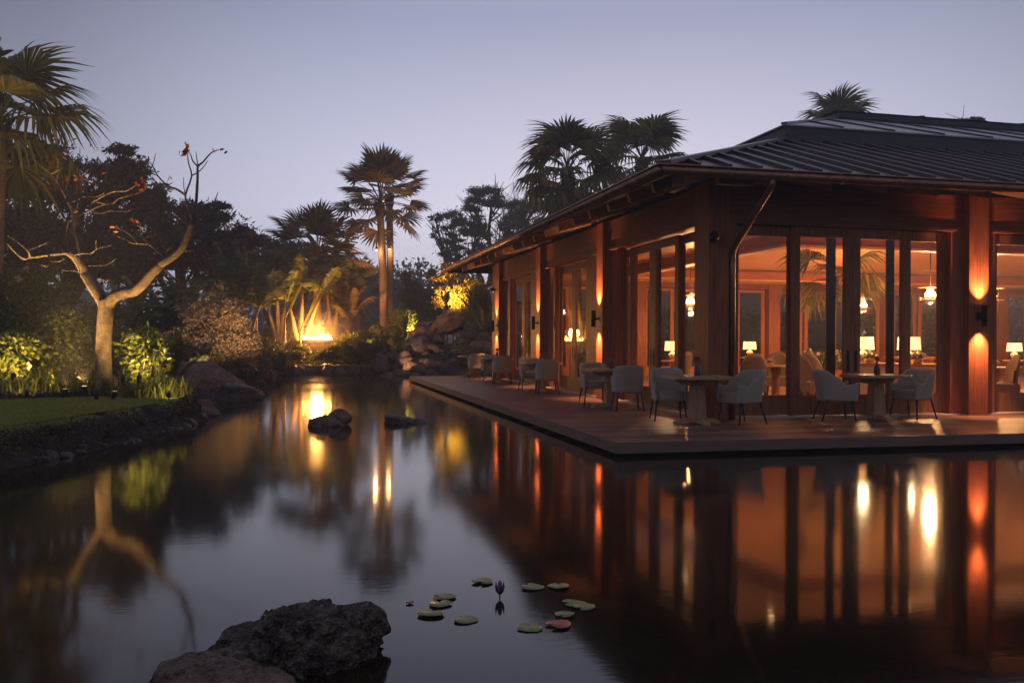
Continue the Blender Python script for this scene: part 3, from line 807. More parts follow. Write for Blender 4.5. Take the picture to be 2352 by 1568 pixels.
# interior floor and ceilings
b = MB(); b.box(XF + 0.36, XR - 0.2, YF + 0.36, YB - 0.2, 0.10, 0.205); b.build('dining_floor', M['floor'], pav)
RX0, RY0, RY1 = 6.1, 6.42, 16.43
def slab(x0, x1, y0, y1, z0, z1, name, mat):
    b = MB(); b.box(x0, x1, y0, y1, z0, z1); return b.build(name, M[mat], pav)
slab(XF + 0.02, XR, YF + 0.3, RY0, 3.765, 3.80, 'ceiling', 'ceiling')
slab(XF + 0.02, XR, RY1, YB - 0.2, 3.765, 3.80, 'ceiling', 'ceiling')
slab(XF + 0.3, RX0, RY0, RY1, 3.765, 3.80, 'ceiling', 'ceiling')
slab(RX0, XR, RY0, RY0 + 0.22, 3.50, 3.765, 'ring_beam', 'header_x')
slab(RX0, XR, RY1 - 0.22, RY1, 3.50, 3.765, 'ring_beam', 'header_x')
slab(RX0, RX0 + 0.22, RY0 + 0.22, RY1 - 0.22, 3.50, 3.765, 'ring_beam', 'header_y')
slab(RX0 - 0.03, XR, RY0 - 0.03, RY0 + 0.25, 3.45, 3.50, 'ring_lit_strip', 'ceiling')  # paler strip: the light under the beam is put into its colour
slab(RX0 - 0.03, XR, RY1 - 0.25, RY1 + 0.03, 3.45, 3.50, 'ring_lit_strip', 'ceiling')
slab(RX0 - 0.03, RX0 + 0.25, RY0 + 0.25, RY1 - 0.25, 3.45, 3.50, 'ring_lit_strip', 'ceiling')
b = MB()   # raised centre ceiling following the roof
zc = 5.0
b.add([(RX0, RY0, 3.80), (XR, RY0, 3.80), (XR, 11.4, zc), (RX0 + 5, 11.4, zc), (XR, RY1, 3.80), (RX0, RY1, 3.80)], [(0, 3, 2, 1), (3, 5, 4, 2), (0, 5, 3)]); b.build('vault_ceiling', M['ceiling'], pav)

# ------------------------------------------------------------------ roof
EX, EY, EZ = 1.32, 1.64, 4.0
YE = 21.25; SL = (5.67 - 4.0) / (6.1 - 1.32)
UX, UY0, UY1, UZ = 6.10, 6.42, 16.47, 5.67
TH = 0.11
b = MB()
def quad2(b, P, dz):
    n = len(P); b.add(list(P) + [(x, y, z - dz) for x, y, z in P], [tuple(range(n)), tuple(range(2 * n - 1, n - 1, -1))] + [(k, n + k, n + (k + 1) % n, (k + 1) % n) for k in range(n)])
quad2(b, [(EX, EY, EZ), (XR + 1.4, EY, EZ), (XR + 1.4, UY0, UZ), (UX, UY0, UZ)], TH)
quad2(b, [(EX, YE, EZ), (EX, EY, EZ), (UX, UY0, UZ), (UX, UY1, UZ)], TH)
quad2(b, [(XR + 1.4, YE, EZ), (EX, YE, EZ), (UX, UY1, UZ), (XR + 1.4, UY1, UZ)], TH)
roof = b.build('roof', M['roof'], pav)
# standing seams: one shared batten
me_seam = MB().bbox(-0.022, 0.022, 0, 1, 0.0, 0.062, 0.004).mesh('roof_seam'); me_seam.materials.append(M['roof'])
ang = math.atan(SL)
def seam(x, y, z, direction, length):
    o = link(bpy.data.objects.new('roof_seam', me_seam), roof)
    o.location = (x, y, z); o.scale = (1, length, 1)
    o.rotation_euler = (ang, 0, {'F': 0.0, 'L': -R(90), 'B': R(180)}[direction])
k = 0
while 1.91 + 0.5 * k < XR + 1.3:
    x = 1.91 + 0.5 * k; run = min(x - EX, UY0 - EY) - 0.10
    seam(x, EY + 0.06, EZ + 0.06 * SL, 'F', (run - 0.06) / math.cos(ang)); k += 1
for k in range(1, 39):
    y = EY + 0.5 * k; run = min(y - EY, YE - y, UX - EX) - 0.10
    if run > 0.2: seam(EX + 0.06, y, EZ + 0.06 * SL, 'L', (run - 0.06) / math.cos(ang))
def hipcap(a, c, w=0.22, h=0.07):
    b = MB(); b.beam((a[0], a[1], a[2] + 0.035), (c[0], c[1], c[2] + 0.035), w, h); b.build('hip_cap', M['roof'], roof)
hipcap((EX, EY, EZ), (UX, UY0, UZ)); hipcap((EX, YE, EZ), (UX, UY1, UZ))
# upper tier: charcoal upstand, zinc roof, ridge monitor
b = MB()
b.box(UX - 0.05, XR + 1.4, UY0 - 0.05, UY0 + 0.06, UZ - 0.02, 5.97); b.build('upstand', M['fascia'], roof)
b = MB(); b.box(UX - 0.05, UX + 0.06, UY0 + 0.06, UY1 + 0.05, UZ - 0.02, 5.97); b.build('upstand', M['fascia'], roof)
b = MB(); b.box(UX + 0.06, XR + 1.4, UY1 - 0.06, UY1 + 0.05, UZ - 0.02, 5.97); b.build('upstand', M['fascia'], roof)
VX, VY0, VY1, VZ = 9.85, 10.15, 12.74, 7.28
b = MB()
P0 = UX - 0.10; 
quad2(b, [(P0, UY0 - 0.10, 5.985), (XR + 1.5, UY0 - 0.10, 5.985), (XR + 1.5, VY0, VZ), (VX, VY0, VZ)], 0.03)
quad2(b, [(P0, UY1 + 0.10, 5.985), (P0, UY0 - 0.10, 5.985), (VX, VY0, VZ), (VX, VY1, VZ)], 0.03)
quad2(b, [(XR + 1.5, UY1 + 0.10, 5.985), (P0, UY1 + 0.10, 5.985), (VX, VY1, VZ), (XR + 1.5, VY1, VZ)], 0.03)
b.build('upper_roof', M['roof_upper'], roof)
sl2 = (VZ - 5.985) / (VY0 - UY0 + 0.10); an2 = math.atan(sl2)
me_s2 = MB().bbox(-0.02, 0.02, 0, 1, 0.0, 0.035, 0.004).mesh('roof_seam'); me_s2.materials.append(M['fascia'])
for k in range(18):
    x = 7.4 + k * 1.25; run = min(x - P0, VY0 - UY0) - 0.08
    o = link(bpy.data.objects.new('roof_seam', me_s2), roof); o.location = (x, UY0 - 0.08, 5.99); o.scale = (1, run / math.cos(an2), 1); o.rotation_euler = (an2, 0, 0)
b = MB(); b.beam((P0, UY0 - 0.10, 6.0), (VX, VY0, VZ + 0.015), 0.12, 0.05); b.build('hip_cap', M['roof_upper'], roof)
b = MB(); b.prism([(VX - 0.2, VY0 - 0.22), (XR + 1.5, VY0 - 0.22), (XR + 1.5, VY1 + 0.22), (VX - 0.2, VY1 + 0.22)], VZ - 0.05, VZ + 0.11); b.build('ridge_upstand', M['fascia'], roof)
b = MB(); yr = (VY0 + VY1) / 2
b.add([(VX - 0.26, VY0 - 0.28, VZ + 0.115), (XR + 1.6, VY0 - 0.28, VZ + 0.115), (XR + 1.6, yr, VZ + 0.42), (VX + 1.1, yr, VZ + 0.42), (XR + 1.6, VY1 + 0.28, VZ + 0.115), (VX - 0.26, VY1 + 0.28, VZ + 0.115)], [(0, 1, 2, 3), (3, 2, 4, 5), (0, 3, 5), (0, 5, 4, 1)]); b.build('ridge_roof', M['roof_upper'], roof)
for k in range(12):
    x = 12.2 + k * 1.6
    b = MB(); b.beam((x, VY0 - 0.26, VZ + 0.135), (x, yr, VZ + 0.435), 0.03, 0.03); b.build('roof_seam', M['fascia'], roof)
# soffit, rafters, gutters
def zroof(x): return EZ + (x - EX) * SL
b = MB()
quad2(b, [(EX + 0.05, EY + 0.05, EZ - TH - 0.004), (XR, EY + 0.05, EZ - TH - 0.004), (XR, YF, EZ + 1.41 * SL - TH - 0.004), (XF, YF, EZ + 1.41 * SL - TH - 0.004)], 0.012)
quad2(b, [(EX + 0.05, YE - 0.05, EZ - TH - 0.004), (EX + 0.05, EY + 0.05, EZ - TH - 0.004), (XF, YF, EZ + 1.41 * SL - TH - 0.004), (XF, YB, EZ + 1.41 * SL - TH - 0.004)], 0.012)
quad2(b, [(EX + 0.05, YE - 0.05, EZ - TH - 0.004), (XF, YB, EZ + 1.41 * SL - TH - 0.004), (XR, YB, EZ + 1.41 * SL - TH - 0.004), (XR, YE - 0.05, EZ - TH - 0.004)], 0.012)
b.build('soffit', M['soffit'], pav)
for k in range(18):
    yy = 3.03 + k * 1.058
    x0 = 1.72 if k < 17 else 1.9
    b = MB(); b.beam((x0, yy, zroof(x0) - TH - 0.10), (XF + 0.02, yy, zroof(XF) - TH - 0.16), 0.11, 0.19); b.build('rafter', M['rafter'], pav)
for k in range(27):
    xx = 3.28 + k * 0.985
    b = MB(); b.beam((xx, 2.02, EZ + (2.02 - EY) * SL - TH - 0.10), (xx, YF + 0.02, EZ + (YF - EY) * SL - TH - 0.16), 0.11, 0.19); b.build('rafter', M['rafter'], pav)
b = MB(); b.beam((1.72, 2.04, 3.87), (2.9, 3.22, 3.87 + 1.18 * SL), 0.20, 0.18); b.build('hip_rafter', M['rafter'], pav)
b = MB(); b.beam((2.02, 2.95, 3.90), (2.02, 2.36, 3.90), 0.10, 0.13); b.build('rafter', M['rafter'], pav)
b = MB(); b.beam((2.35, 2.02, 3.90), (2.95, 2.02, 3.90), 0.10, 0.13); b.build('rafter', M['rafter'], pav)
gut = MB()
gz_ = 3.925
gut.tube([(EX - 0.06, YE + 0.06, gz_), (EX - 0.06, EY - 0.06, gz_)], 0.075, 12)
gut.tube([(EX - 0.06, EY - 0.06, gz_), (XR + 1.4, EY - 0.06, gz_)], 0.075, 12)
gutter = gut.build('gutter', M['copper'], pav, True)
lip = MB(); lip.box(EX - 0.145, EX + 0.05, EY - 0.14, YE + 0.1, 3.985, 4.0); lip.box(EX + 0.05, XR + 1.4, EY - 0.145, EY + 0.05, 3.985, 4.0); lip.build('gutter_lip', M['copper'], gutter)
for k in range(18):
    yy = 2.45 + k * 1.05
    b = MB(); b.tube([(EX - 0.06, yy - 0.012, gz_), (EX - 0.06, yy + 0.012, gz_)], 0.081, 12); b.build('gutter_strap', M['copper'], gutter)
for k in range(26):
    xx = 2.28 + k * 0.95
    b = MB(); b.tube([(xx - 0.01, EY - 0.06, gz_), (xx + 0.01, EY - 0.06, gz_)], 0.081, 12); b.build('gutter_strap', M['copper'], gutter)
b = MB(); b.tube([(3.02, EY - 0.05, 3.88), (3.02, EY - 0.045, 3.80), (3.02, EY - 0.01, 3.74), (3.022, EY + 0.05, 3.70), (3.082, 2.82, 3.02), (3.088, 2.90, 2.96), (3.09, 2.935, 2.90), (3.09, 2.94, 2.80), (3.09, 2.94, DZ)], 0.05, 10)
b.build('downspout', M['copper'], pav, True)

# ------------------------------------------------------------------ wall sconces, light and dark ball cameras
WARM = (1.0, 0.50, 0.20)
def spot(name, loc, target, energy, angle, blend=0.6, color=WARM, radius=0.03, parent=None):
    d = bpy.data.lights.new(name, 'SPOT'); d.energy = energy; d.spot_size = R(angle); d.spot_blend = blend; d.color = color; d.shadow_soft_size = radius
    o = bpy.data.objects.new(name, d); link(o)
    v = Vector(target) - Vector(loc)
    o.rotation_euler = v.to_track_quat('-Z', 'Y').to_euler(); o.location = loc
    if parent is not None:
        o.parent = parent; o.matrix_parent_inverse = parent.matrix_world.inverted() if False else Matrix.Translation(-Vector(parent.location))
    return o
def point(name, loc, energy, color=WARM, radius=0.06):
    d = bpy.data.lights.new(name, 'POINT'); d.energy = energy; d.color = color; d.shadow_soft_size = radius
    o = bpy.data.objects.new(name, d); link(o); o.location = loc; return o
def sconce(loc, out, label, power=95):
    o = thing('wall_sconce', label, 'wall light', loc, 0, 'up and down wall sconces')
    out = Vector(out); c = out * 0.135
    b = MB(); b.lathe([(0.046, -0.18), (0.050, -0.18), (0.050, 0.18), (0.046, 0.18), (0.040, 0.16)], 16, (c.x, c.y, 0)); b.build('cylinder_body', M['black'], o, True)
    b = MB(); b.beam((0, 0, 0), (c.x * 0.7, c.y * 0.7, 0), 0.035, 0.035); b.build('bracket_arm', M['black'], o)
    b = MB(); sd = Vector((-out.y, out.x, 0)) * 0.045
    b.beam(Vector((0, 0, -0.07)) + out * 0.008, Vector((0, 0, 0.07)) + out * 0.008, 0.09 if True else 0, 0.016, tuple(out)); b.build('wall_plate', M['black'], o)
    for s in (-1, 1):
        e = MB(); e.lathe([(0.001, 0), (0.036, 0), (0.036, 0.004), (0.001, 0.004)], 12, (c.x, c.y, s * 0.165)); e.build('lamp_lens', M['bulb'], o)
        p = Vector(loc) + out * 0.115 + Vector((0, 0, s * 0.19))
        spot('sconce_light', p, p + Vector((0, 0, s)) - out * 0.06, power * 1.15, 86, 1.0, (1.0, 0.44, 0.19), 0.02)
    return o
sconce((XF - 0.125, 8.27, 1.95), (-1, 0, 0), 'black cylinder sconce on the second column from the pavilion corner')
sconce((XF - 0.125, 13.40, 1.95), (-1, 0, 0), 'black cylinder sconce on the column beside the farthest glass doors')
sconce((7.86, YF - 0.125, 1.93), (0, -1, 0), 'black cylinder sconce on the column facing the pond front', 110)
sconce((2.66, 18.66, 1.95), (-1, 0, 0), 'added black cylinder sconce lighting the far end column above the outermost tables', 95)  # added sconce, put in to light the end column
def ball_cam(loc, d, label):
    o = thing('security_camera', label, 'camera', loc, 0, 'security cameras on the corner posts')
    b = MB(); b.lathe([(0.02, -0.085), (0.05, -0.07), (0.075, -0.035), (0.085, 0.0), (0.075, 0.04), (0.055, 0.07), (0.02, 0.085)], 18); k = b.build('ball_housing', M['black'], o, True); k.location = Vector(d) * 0.10
    b = MB(); b.beam((0, 0, 0.02), Vector(d) * 0.09 + Vector((0, 0, 0.02)), 0.05, 0.05); b.build('mount', M['black'], o)
    b = MB(); b.lathe([(0.03, 0), (0.028, 0.02), (0.012, 0.035)], 14); k = b.build('lens', plain('camera_lens', (0.05, 0.07, 0.10), 0.08), o, True); k.location = Vector(d) * 0.10 + Vector((-0.075, -0.02, -0.015)); k.rotation_euler = (0, R(-100), R(10))
pc = on_y(1607, 545, 2.93)
ball_cam((2.70, 2.93, pc[2]), (0, -1, 0), 'round black camera under the eave on the near corner post')
pc = on_x(1137, 667, 2.66)
ball_cam((2.66, 18.8, pc[2]), (-1, 0, 0), 'round black camera on the far end post')
# ================================================================== TERRACE FURNITURE
def shell_mesh():
    """wrap-around upholstered shell: U plan, high back running down into low arms. Faces +Y (open side)."""
    nu, nv = 44, 12
    V = []; 
    def plan(u, out):
        # u in [-1,1]: arm tip -> back -> arm tip
        w, dpt = 0.285 + out, 0.29 + out
        s = abs(u); sg = math.copysign(1, u)
        if s > 0.5:                    # straight-ish arm
            t = (s - 0.5) / 0.5
            return sg * (w - 0.012 * t), -0.02 + t * 0.29
        a = s / 0.5 * math.pi / 2
        ex = 0.62
        return sg * w * (math.sin(a) ** ex), -0.02 - dpt * (math.cos(a) ** ex)
    def top(u):
        s = abs(u)
        def sm(t): t = min(max(t, 0), 1); return t * t * (3 - 2 * t)
        hi, lo = 0.835, 0.585
        z = hi - 0.012 * (s / 0.3) ** 2 if s < 0.3 else hi - 0.012 - (hi - 0.012 - lo) * sm((s - 0.3) / 0.38)
        if s > 0.68: z = lo + 0.055 * ((s - 0.68) / 0.32) ** 1.5
        return z
    rows = []
    for side in (0, 1):                # outer up, inner down
        for j in range(nv + 1):
            v = j / nv if side == 0 else 1 - j / nv
            r = []
            for i in range(nu + 1):
                u = -1 + 2 * i / nu
                zt = top(u); z0 = 0.335
                edge = 1 - (abs(v - 1) < 1e-6) * 0.0
                out = (0.0 if side == 0 else -0.042) - (0.030 * (1 - v) ** 1.5)
                if v > 0.93: out += -0.010 if side == 0 else 0.010
                x, y = plan(u, out)
                z = z0 + (zt - z0) * v
                lean = max(0, z - 0.45) * 0.16 * max(0, -y / 0.3)
                y -= lean
                if v > 0.999: z += 0.0
                elif v > 0.93: z = z0 + (zt - z0) * v
                r.append((x, y, z))
            rows.append(r)
    n = nu + 1
    V = [p for r in rows for p in r]
    F = []
    m = len(rows)
    for j in range(m):
        for i in range(nu):
            a = j * n + i; b = ((j + 1) % m) * n + i
            F.append((a, a + 1, b + 1, b))
    F.append(tuple(j * n for j in range(m))); F.append(tuple((j * n + nu) for j in range(m - 1, -1, -1)))
    return V, F
def make_chair():
    t = thing('armchair', '', 'chair')
    b = MB(); b.add(*shell_mesh()); b.build('backrest_shell', M['fabric'], t, True)
    b = MB(); pl = []
    for k in range(28):
        a = 2 * math.pi * k / 28; c, s = math.cos(a), math.sin(a)
        pl.append((0.235 * math.copysign(abs(c) ** 0.45, c), 0.0 + 0.262 * math.copysign(abs(s) ** 0.45, s)))
    for (z0, z1, q) in ((0.33, 0.40, 1.0),):
        b.add([(x * 0.97, y * 0.97 + 0.005, 0.325) for x, y in pl] + [(x, y + 0.005, 0.345) for x, y in pl] + [(x, y + 0.005, 0.455) for x, y in pl] + [(x * 0.95, y * 0.95 + 0.005, 0.475) for x, y in pl] + [(x * 0.5, y * 0.5 + 0.005, 0.485) for x, y in pl],
              [tuple(range(27, -1, -1)), tuple(range(112, 140))] + [(r * 28 + k, r * 28 + (k + 1) % 28, (r + 1) * 28 + (k + 1) % 28, (r + 1) * 28 + k) for r in range(4) for k in range(28)])
    b.build('seat', M['fabric'], t, True)
    me = None
    for sx in (-1, 1):
        for (y0, y1) in ((0.19, 0.235), (-0.20, -0.30)):
            b = MB(); b.tube([(sx * 0.215, y0, 0.34), (sx * 0.255, y1, 0.0)], [0.021, 0.011], 10); b.build('leg', M['leg'], t, True)
    return t
def make_table():
    t = thing('pedestal_table', '', 'table')
    h, c = 0.475, 0.17
    oct_ = [(-h + c, -h), (h - c, -h), (h, -h + c), (h, h - c), (h - c, h), (-h + c, h), (-h, h - c), (-h, -h + c)]
    top = MB()
    top.prism(oct_, 0.695, 0.74); tp = top.build('tabletop', M['teak'], t)
    b = MB(); b.box(-0.0015, 0.0015, -h + 0.003, h - 0.003, 0.7395, 0.7405); b.build('board_joint', M['soffit'], tp)
    for r in (0, 1):
        b = MB()
        def q(a, b_, z): return (a, b_, z) if r == 0 else (b_, a, z)
        z0, z1 = 0.60 + 0.002 * r, 0.694
        P = [q(-0.24, -0.04, z0), q(0.24, -0.04, z0), q(0.24, 0.04, z0), q(-0.24, 0.04, z0), q(-0.40, -0.04, z1), q(0.40, -0.04, z1), q(0.40, 0.04, z1), q(-0.40, 0.04, z1)]
        b.hexa(P); b.build('top_bearer', M['teak'], t)
    b = MB()
    b.hexa([(-0.115, -0.115, 0.02), (0.115, -0.115, 0.02), (0.115, 0.115, 0.02), (-0.115, 0.115, 0.02), (-0.085, -0.085, 0.66), (0.085, -0.085, 0.66), (0.085, 0.085, 0.66), (-0.085, 0.085, 0.66)]); b.build('pedestal', M['teak_v'], t)
    for k in range(4):
        f = MB()
        f.add([(0.06, -0.055, 0.012), (0.24, -0.055, 0.012), (0.27, -0.055, 0.0), (0.37, -0.055, 0.0), (0.37, -0.055, 0.035), (0.31, -0.055, 0.07), (0.06, -0.055, 0.085),
               (0.06, 0.055, 0.012), (0.24, 0.055, 0.012), (0.27, 0.055, 0.0), (0.37, 0.055, 0.0), (0.37, 0.055, 0.035), (0.31, 0.055, 0.07), (0.06, 0.055, 0.085)],
              [(6, 5, 4, 3, 2, 1, 0), (7, 8, 9, 10, 11, 12, 13)] + [(i, (i + 1) % 7, 7 + (i + 1) % 7, 7 + i) for i in range(7)])
        o = f.build('foot', M['teak'], t); o.rotation_euler = (0, 0, k * R(90))
    return t
def make_vase():
    t = thing('bud_vase', '', 'vase')
    pr = [(0.001, 0), (0.036, 0.0), (0.042, 0.02), (0.048, 0.055), (0.047, 0.09), (0.036, 0.135), (0.022, 0.175), (0.018, 0.20), (0.022, 0.215), (0.016, 0.215), (0.012, 0.19)]
    b = MB(); b.lathe(pr, 36, ribs=12, rib=0.06, cap=False); b.build('vase_body', M['vase'], t, True)
    for k in range(12):
        a = 2 * math.pi * (k + 0.0) / 12
        b = MB(); b.tube([(math.cos(a) * r * 1.055, math.sin(a) * r * 1.055, z) for r, z in pr[1:8]], [0.0012] * 7, 4); b.build('glaze_stripe', M['vase_stripe'], t)
    b = MB(); b.tube([(0, 0, 0.1), (0.004, 0.002, 0.24)], 0.003, 6); b.build('stem', M['fern'], t)
    r = np.random.default_rng(3); n = 110
    d = r.normal(0, 1, (n, 3)); d /= np.linalg.norm(d, axis=1)[:, None]; d[:, 2] *= 0.8
    c = np.array([0.004, 0.002, 0.262]) + d * 0.034
    V, F = leaf_quads(c, d, 0.032, 0.024, r, 0.5)
    fl = mesh_obj('flower', np_mesh('flower', V, F), M['red_petal'], t)
    return t
def leaf_quads(C, D, L, W, r, jitter=0.6, droop=0.0):
    """one folded four-point leaf per centre; D growing direction"""
    n = len(C)
    D = D + r.normal(0, jitter, (n, 3)); D[:, 2] -= droop
    D /= (np.linalg.norm(D, axis=1)[:, None] + 1e-9)
    S = np.cross(D, r.normal(0, 1, (n, 3))); S /= (np.linalg.norm(S, axis=1)[:, None] + 1e-9)
    N = np.cross(D, S)
    l = (L * r.uniform(0.6, 1.3, n))[:, None] if np.isscalar(L) else L[:, None]
    w = (W * r.uniform(0.7, 1.25, n))[:, None]
    V = np.stack([C - D * l * 0.45, C + S * w * 0.5 + N * w * 0.12, C + D * l * 0.55, C - S * w * 0.5 + N * w * 0.12], 1).reshape(-1, 3)
    b = np.arange(n)[:, None] * 4
    return V, np.concatenate([b + np.array([0, 1, 2]), b + np.array([0, 2, 3])])
chair0 = make_chair(); table0 = make_table(); vase0 = make_vase()
_first = {}
def place(proto, loc, rz, label, group):
    o = proto if proto.name not in _first else copy_tree(proto)
    _first[proto.name] = 1
    o.location = loc; o.rotation_euler = (0, 0, rz); o['label'] = label; o['group'] = group
    return o
GT, GC, GV = 'pedestal tables on the terrace', 'grey armchairs on the terrace', 'bud vases on the terrace tables'
where = [((2.24, 2.45), 'at the deck corner before the corner column'), ((5.50, 2.56), 'before the front glass doors'), ((2.05, 5.85), 'beside the near pair of side doors'),
         ((2.08, 11.05), 'beside the middle pair of side doors'), ((2.10, 16.2), 'beside the farthest side doors'), ((2.12, 20.05), 'past the end column, outermost on the deck')]
for (x, y), w in where:
    place(table0, (x, y, DZ), 0, 'square teak pedestal table ' + w, GT)
    place(vase0, (x + (0.05 if y > 4 else -0.02), y - 0.05 + (0.15 if y > 4 else 0), DZ + 0.74), rng.uniform(0, 6), 'green bud vase with red flower on table ' + w, GV)
chairs = [((2.03, 3.06), R(180 - 14), 'grey armchair at the corner table, facing away from the end wall'),
          ((2.90, 2.28), R(90 + 12), 'grey armchair at the corner table, its back to the front glass'),
          ((4.70, 2.47), R(-90 - 16), 'grey armchair at the front table, nearer the corner column'),
          ((6.22, 2.60), R(90 + 18), 'grey armchair at the front table, nearer the lit sconce column'),
          ((2.02, 6.72), R(180 - 6), 'grey armchair facing the pond end at the near side-door table'),
          ((2.10, 5.08), R(-10), 'grey armchair seen from behind at the near side-door table'),
          ((2.05, 11.92), R(180 - 4), 'grey armchair facing the pond end at the middle side-door table'),
          ((2.04, 10.28), R(-8), 'grey armchair seen from behind at the middle side-door table'),
          ((2.08, 17.05), R(180), 'grey armchair facing the pond end at the farthest side-door table'),
          ((2.10, 15.40), R(-6), 'grey armchair seen from behind at the farthest side-door table'),
          ((2.10, 19.28), R(-4), 'grey armchair alone at the outermost table past the end column')]
for (x, y), rz, lab in chairs:
    place(chair0, (x, y, DZ), rz, lab, GC)

# ================================================================== DINING ROOM
FZ = 0.205
def make_diner():
    t = thing('dining_chair', '', 'chair')
    b = MB(); V = []; nu = 22
    for side, o in ((0, 0.0), (1, -0.05)):
        for j in range(9):
            v = j / 8 if side == 0 else 1 - j / 8
            for i in range(nu + 1):
                u = -1 + 2 * i / nu; a = u * 1.15
                zt = 1.02 - 0.30 * abs(u) ** 2.6
                z = 0.24 + (zt - 0.24) * v
                V.append(((0.27 + o) * math.sin(a) / math.sin(1.15) * (1 - 0.05 * (1 - v)), -0.06 - (0.22 + o) * math.cos(a) + 0.05 - 0.10 * max(0, z - 0.45), z))
    n = nu + 1; F = []
    for j in range(18):
        for i in range(nu):
            p, q = j * n + i, ((j + 1) % 18) * n + i; F.append((p, p + 1, q + 1, q))
    b.add(V, F); b.build('backrest', M['upholstery'], t, True)
    b = MB(); b.bbox(-0.25, 0.25, -0.22, 0.27, 0.24, 0.47, 0.03); b.build('seat', M['upholstery'], t)
    for sx in (-1, 1):
        for y0 in (-0.2, 0.22):
            b = MB(); b.tube([(sx * 0.21, y0, 0.25), (sx * 0.215, y0, 0.1), (sx * 0.23, y0 * 1.1, 0)], [0.025, 0.018, 0.014], 8); b.build('leg', M['dark_bark'], t)
    return t
diner0 = make_diner()
GD = 'upholstered chairs in the dining room'
def inroom(x, d): q = at(x, 783, d); return (q[0], q[1], FZ)
for (x, d, rz, lab) in ((1728, 18.0, -0.3, 'tall brown dining chair just inside the first window by the corner'), (1786, 20.6, 2.6, 'tall brown dining chair across the small table from the window'),
                        (1848, 18.2, -1.1, 'tall brown dining chair half turned, seen through the second window'), (1876, 19.6, -1.3, 'tall brown dining chair beside the planter of flowers'),
                        (2306, 17.6, 1.2, 'tan dining chair beyond the sconce column'), (1560, 20.5, 0.4, 'brown dining chair behind the side doors'), (2240, 20.5, 0.0, 'dining chair behind the pendant lanterns')):
    place(diner0, inroom(x, d), rz, lab, GD)
def round_table(loc, r, label, cloth=False):
    t = thing('dining_table', label, 'table', loc, 0, 'dining room tables')
    b = MB(); b.lathe([(0.001, 0.715), (r - 0.01, 0.715), (r, 0.72), (r, 0.745), (r - 0.005, 0.75), (0.001, 0.75)], 32); b.build('tabletop', M['teak'], t)
    b = MB(); b.lathe([(0.30, 0.0), (0.28, 0.03), (0.10, 0.08), (0.08, 0.4), (0.12, 0.715)], 20); b.build('pedestal', M['teak_v'], t, True)
    return t
t1 = inroom(1782, 19.2); round_table(t1, 0.48, 'round wooden dining table inside the first window')
t2 = inroom(2285, 18.8); round_table(t2, 0.5, 'round wooden dining table beyond the sconce column')
def bouquet(loc, label, petals, s=0.12, n=60, pot=True):
    t = thing('flower_bowl', label, 'flowers', loc)
    b = MB(); b.lathe([(0.001, 0), (s * 0.5, 0), (s * 0.75, s * 0.35), (s * 0.6, s * 0.7), (s * 0.5, s * 0.7)], 16, cap=False); b.build('bowl', M['ceramic'], t, True)
    r = np.random.default_rng(int(abs(loc[0] * 100)) % 999)
    d = r.normal(0, 1, (n, 3)); d[:, 2] = np.abs(d[:, 2]); d /= np.linalg.norm(d, axis=1)[:, None]
    V, F = leaf_quads(np.array([0, 0, s * 0.8]) + d * s * r.uniform(0.5, 1, n)[:, None], d, s * 0.6, s * 0.45, r, 0.4)
    mesh_obj('blossoms', np_mesh('blossoms', V, F), petals, t)
    V, F = leaf_quads(np.array([0, 0, s * 0.6]) + d * s * 0.8 * r.uniform(0.4, 1, n)[:, None], d, s * 0.9, s * 0.3, r, 0.5)
    mesh_obj('foliage', np_mesh('foliage', V, F), M['fern'], t)
    return t
bouquet((t1[0] - 0.12, t1[1], FZ + 0.75), 'small pink posy on the round table inside the first window', M['pink'], 0.09, 40)
bouquet((t2[0], t2[1], FZ + 0.75), 'small pink posy on the round table beyond the sconce column', M['pink'], 0.09, 40)
# banquette counter with draped front and table lamps
q0, q1 = at(1975, 783, 18.2), at(2172, 783, 17.6)
cnt = thing('serving_counter', 'long linen covered counter carrying the two lit table lamps', 'counter', (0, 0, 0))
b = MB(); b.beam((q0[0], q0[1], FZ + 0.40), (q1[0], q1[1], FZ + 0.40), 0.62, 0.80); b.build('draped_front', M['linen'], cnt)
b = MB(); b.beam((q0[0] - 0.02, q0[1], FZ + 0.82), (q1[0] + 0.02, q1[1], FZ + 0.82), 0.66, 0.03); b.build('counter_top', M['ceiling'], cnt)
sb0, sb1 = at(2030, 783, 21.5), at(2180, 783, 21.0)
sbd = thing('sideboard', 'pale wooden sideboard behind the lamp counter', 'sideboard', (0, 0, 0))
b = MB(); b.beam((sb0[0], sb0[1], FZ + 0.89), (sb1[0], sb1[1], FZ + 0.89), 0.5, 0.05); b.build('sideboard_top', M['ceiling'], sbd)
for k in (0.0, 0.33, 0.67, 1.0):
    c_ = sb0 * (1 - k) + sb1 * k
    b = MB(); b.box(c_[0] - 0.03, c_[0] + 0.03, c_[1] - 0.22, c_[1] + 0.22, FZ, FZ + 0.862); b.build('sideboard_leg', M['inner_wall'], sbd)
def lamp(loc, label, s=1.0, e=34):
    t = thing('table_lamp', label, 'lamp', loc, 0, 'lit table lamps', s)
    b = MB(); b.lathe([(0.07, 0), (0.075, 0.02), (0.03, 0.05), (0.10, 0.11), (0.12, 0.16), (0.07, 0.22), (0.02, 0.25), (0.012, 0.30)], 18); b.build('lamp_base', M['ceramic'], t, True)
    b = MB(); b.lathe([(0.225, 0.27), (0.205, 0.53)], 28, cap=False); b.build('lamp_shade', M['shade'], t, True)
    point('table_lamp_light', (loc[0], loc[1], loc[2] + 0.62 * s), e, (1.0, 0.62, 0.30), 0.10)
    return t
def on_counter(x): 
    tt = (x - 1975) / (2172 - 1975); c_ = q0 * (1 - tt) + q1 * tt; return c_
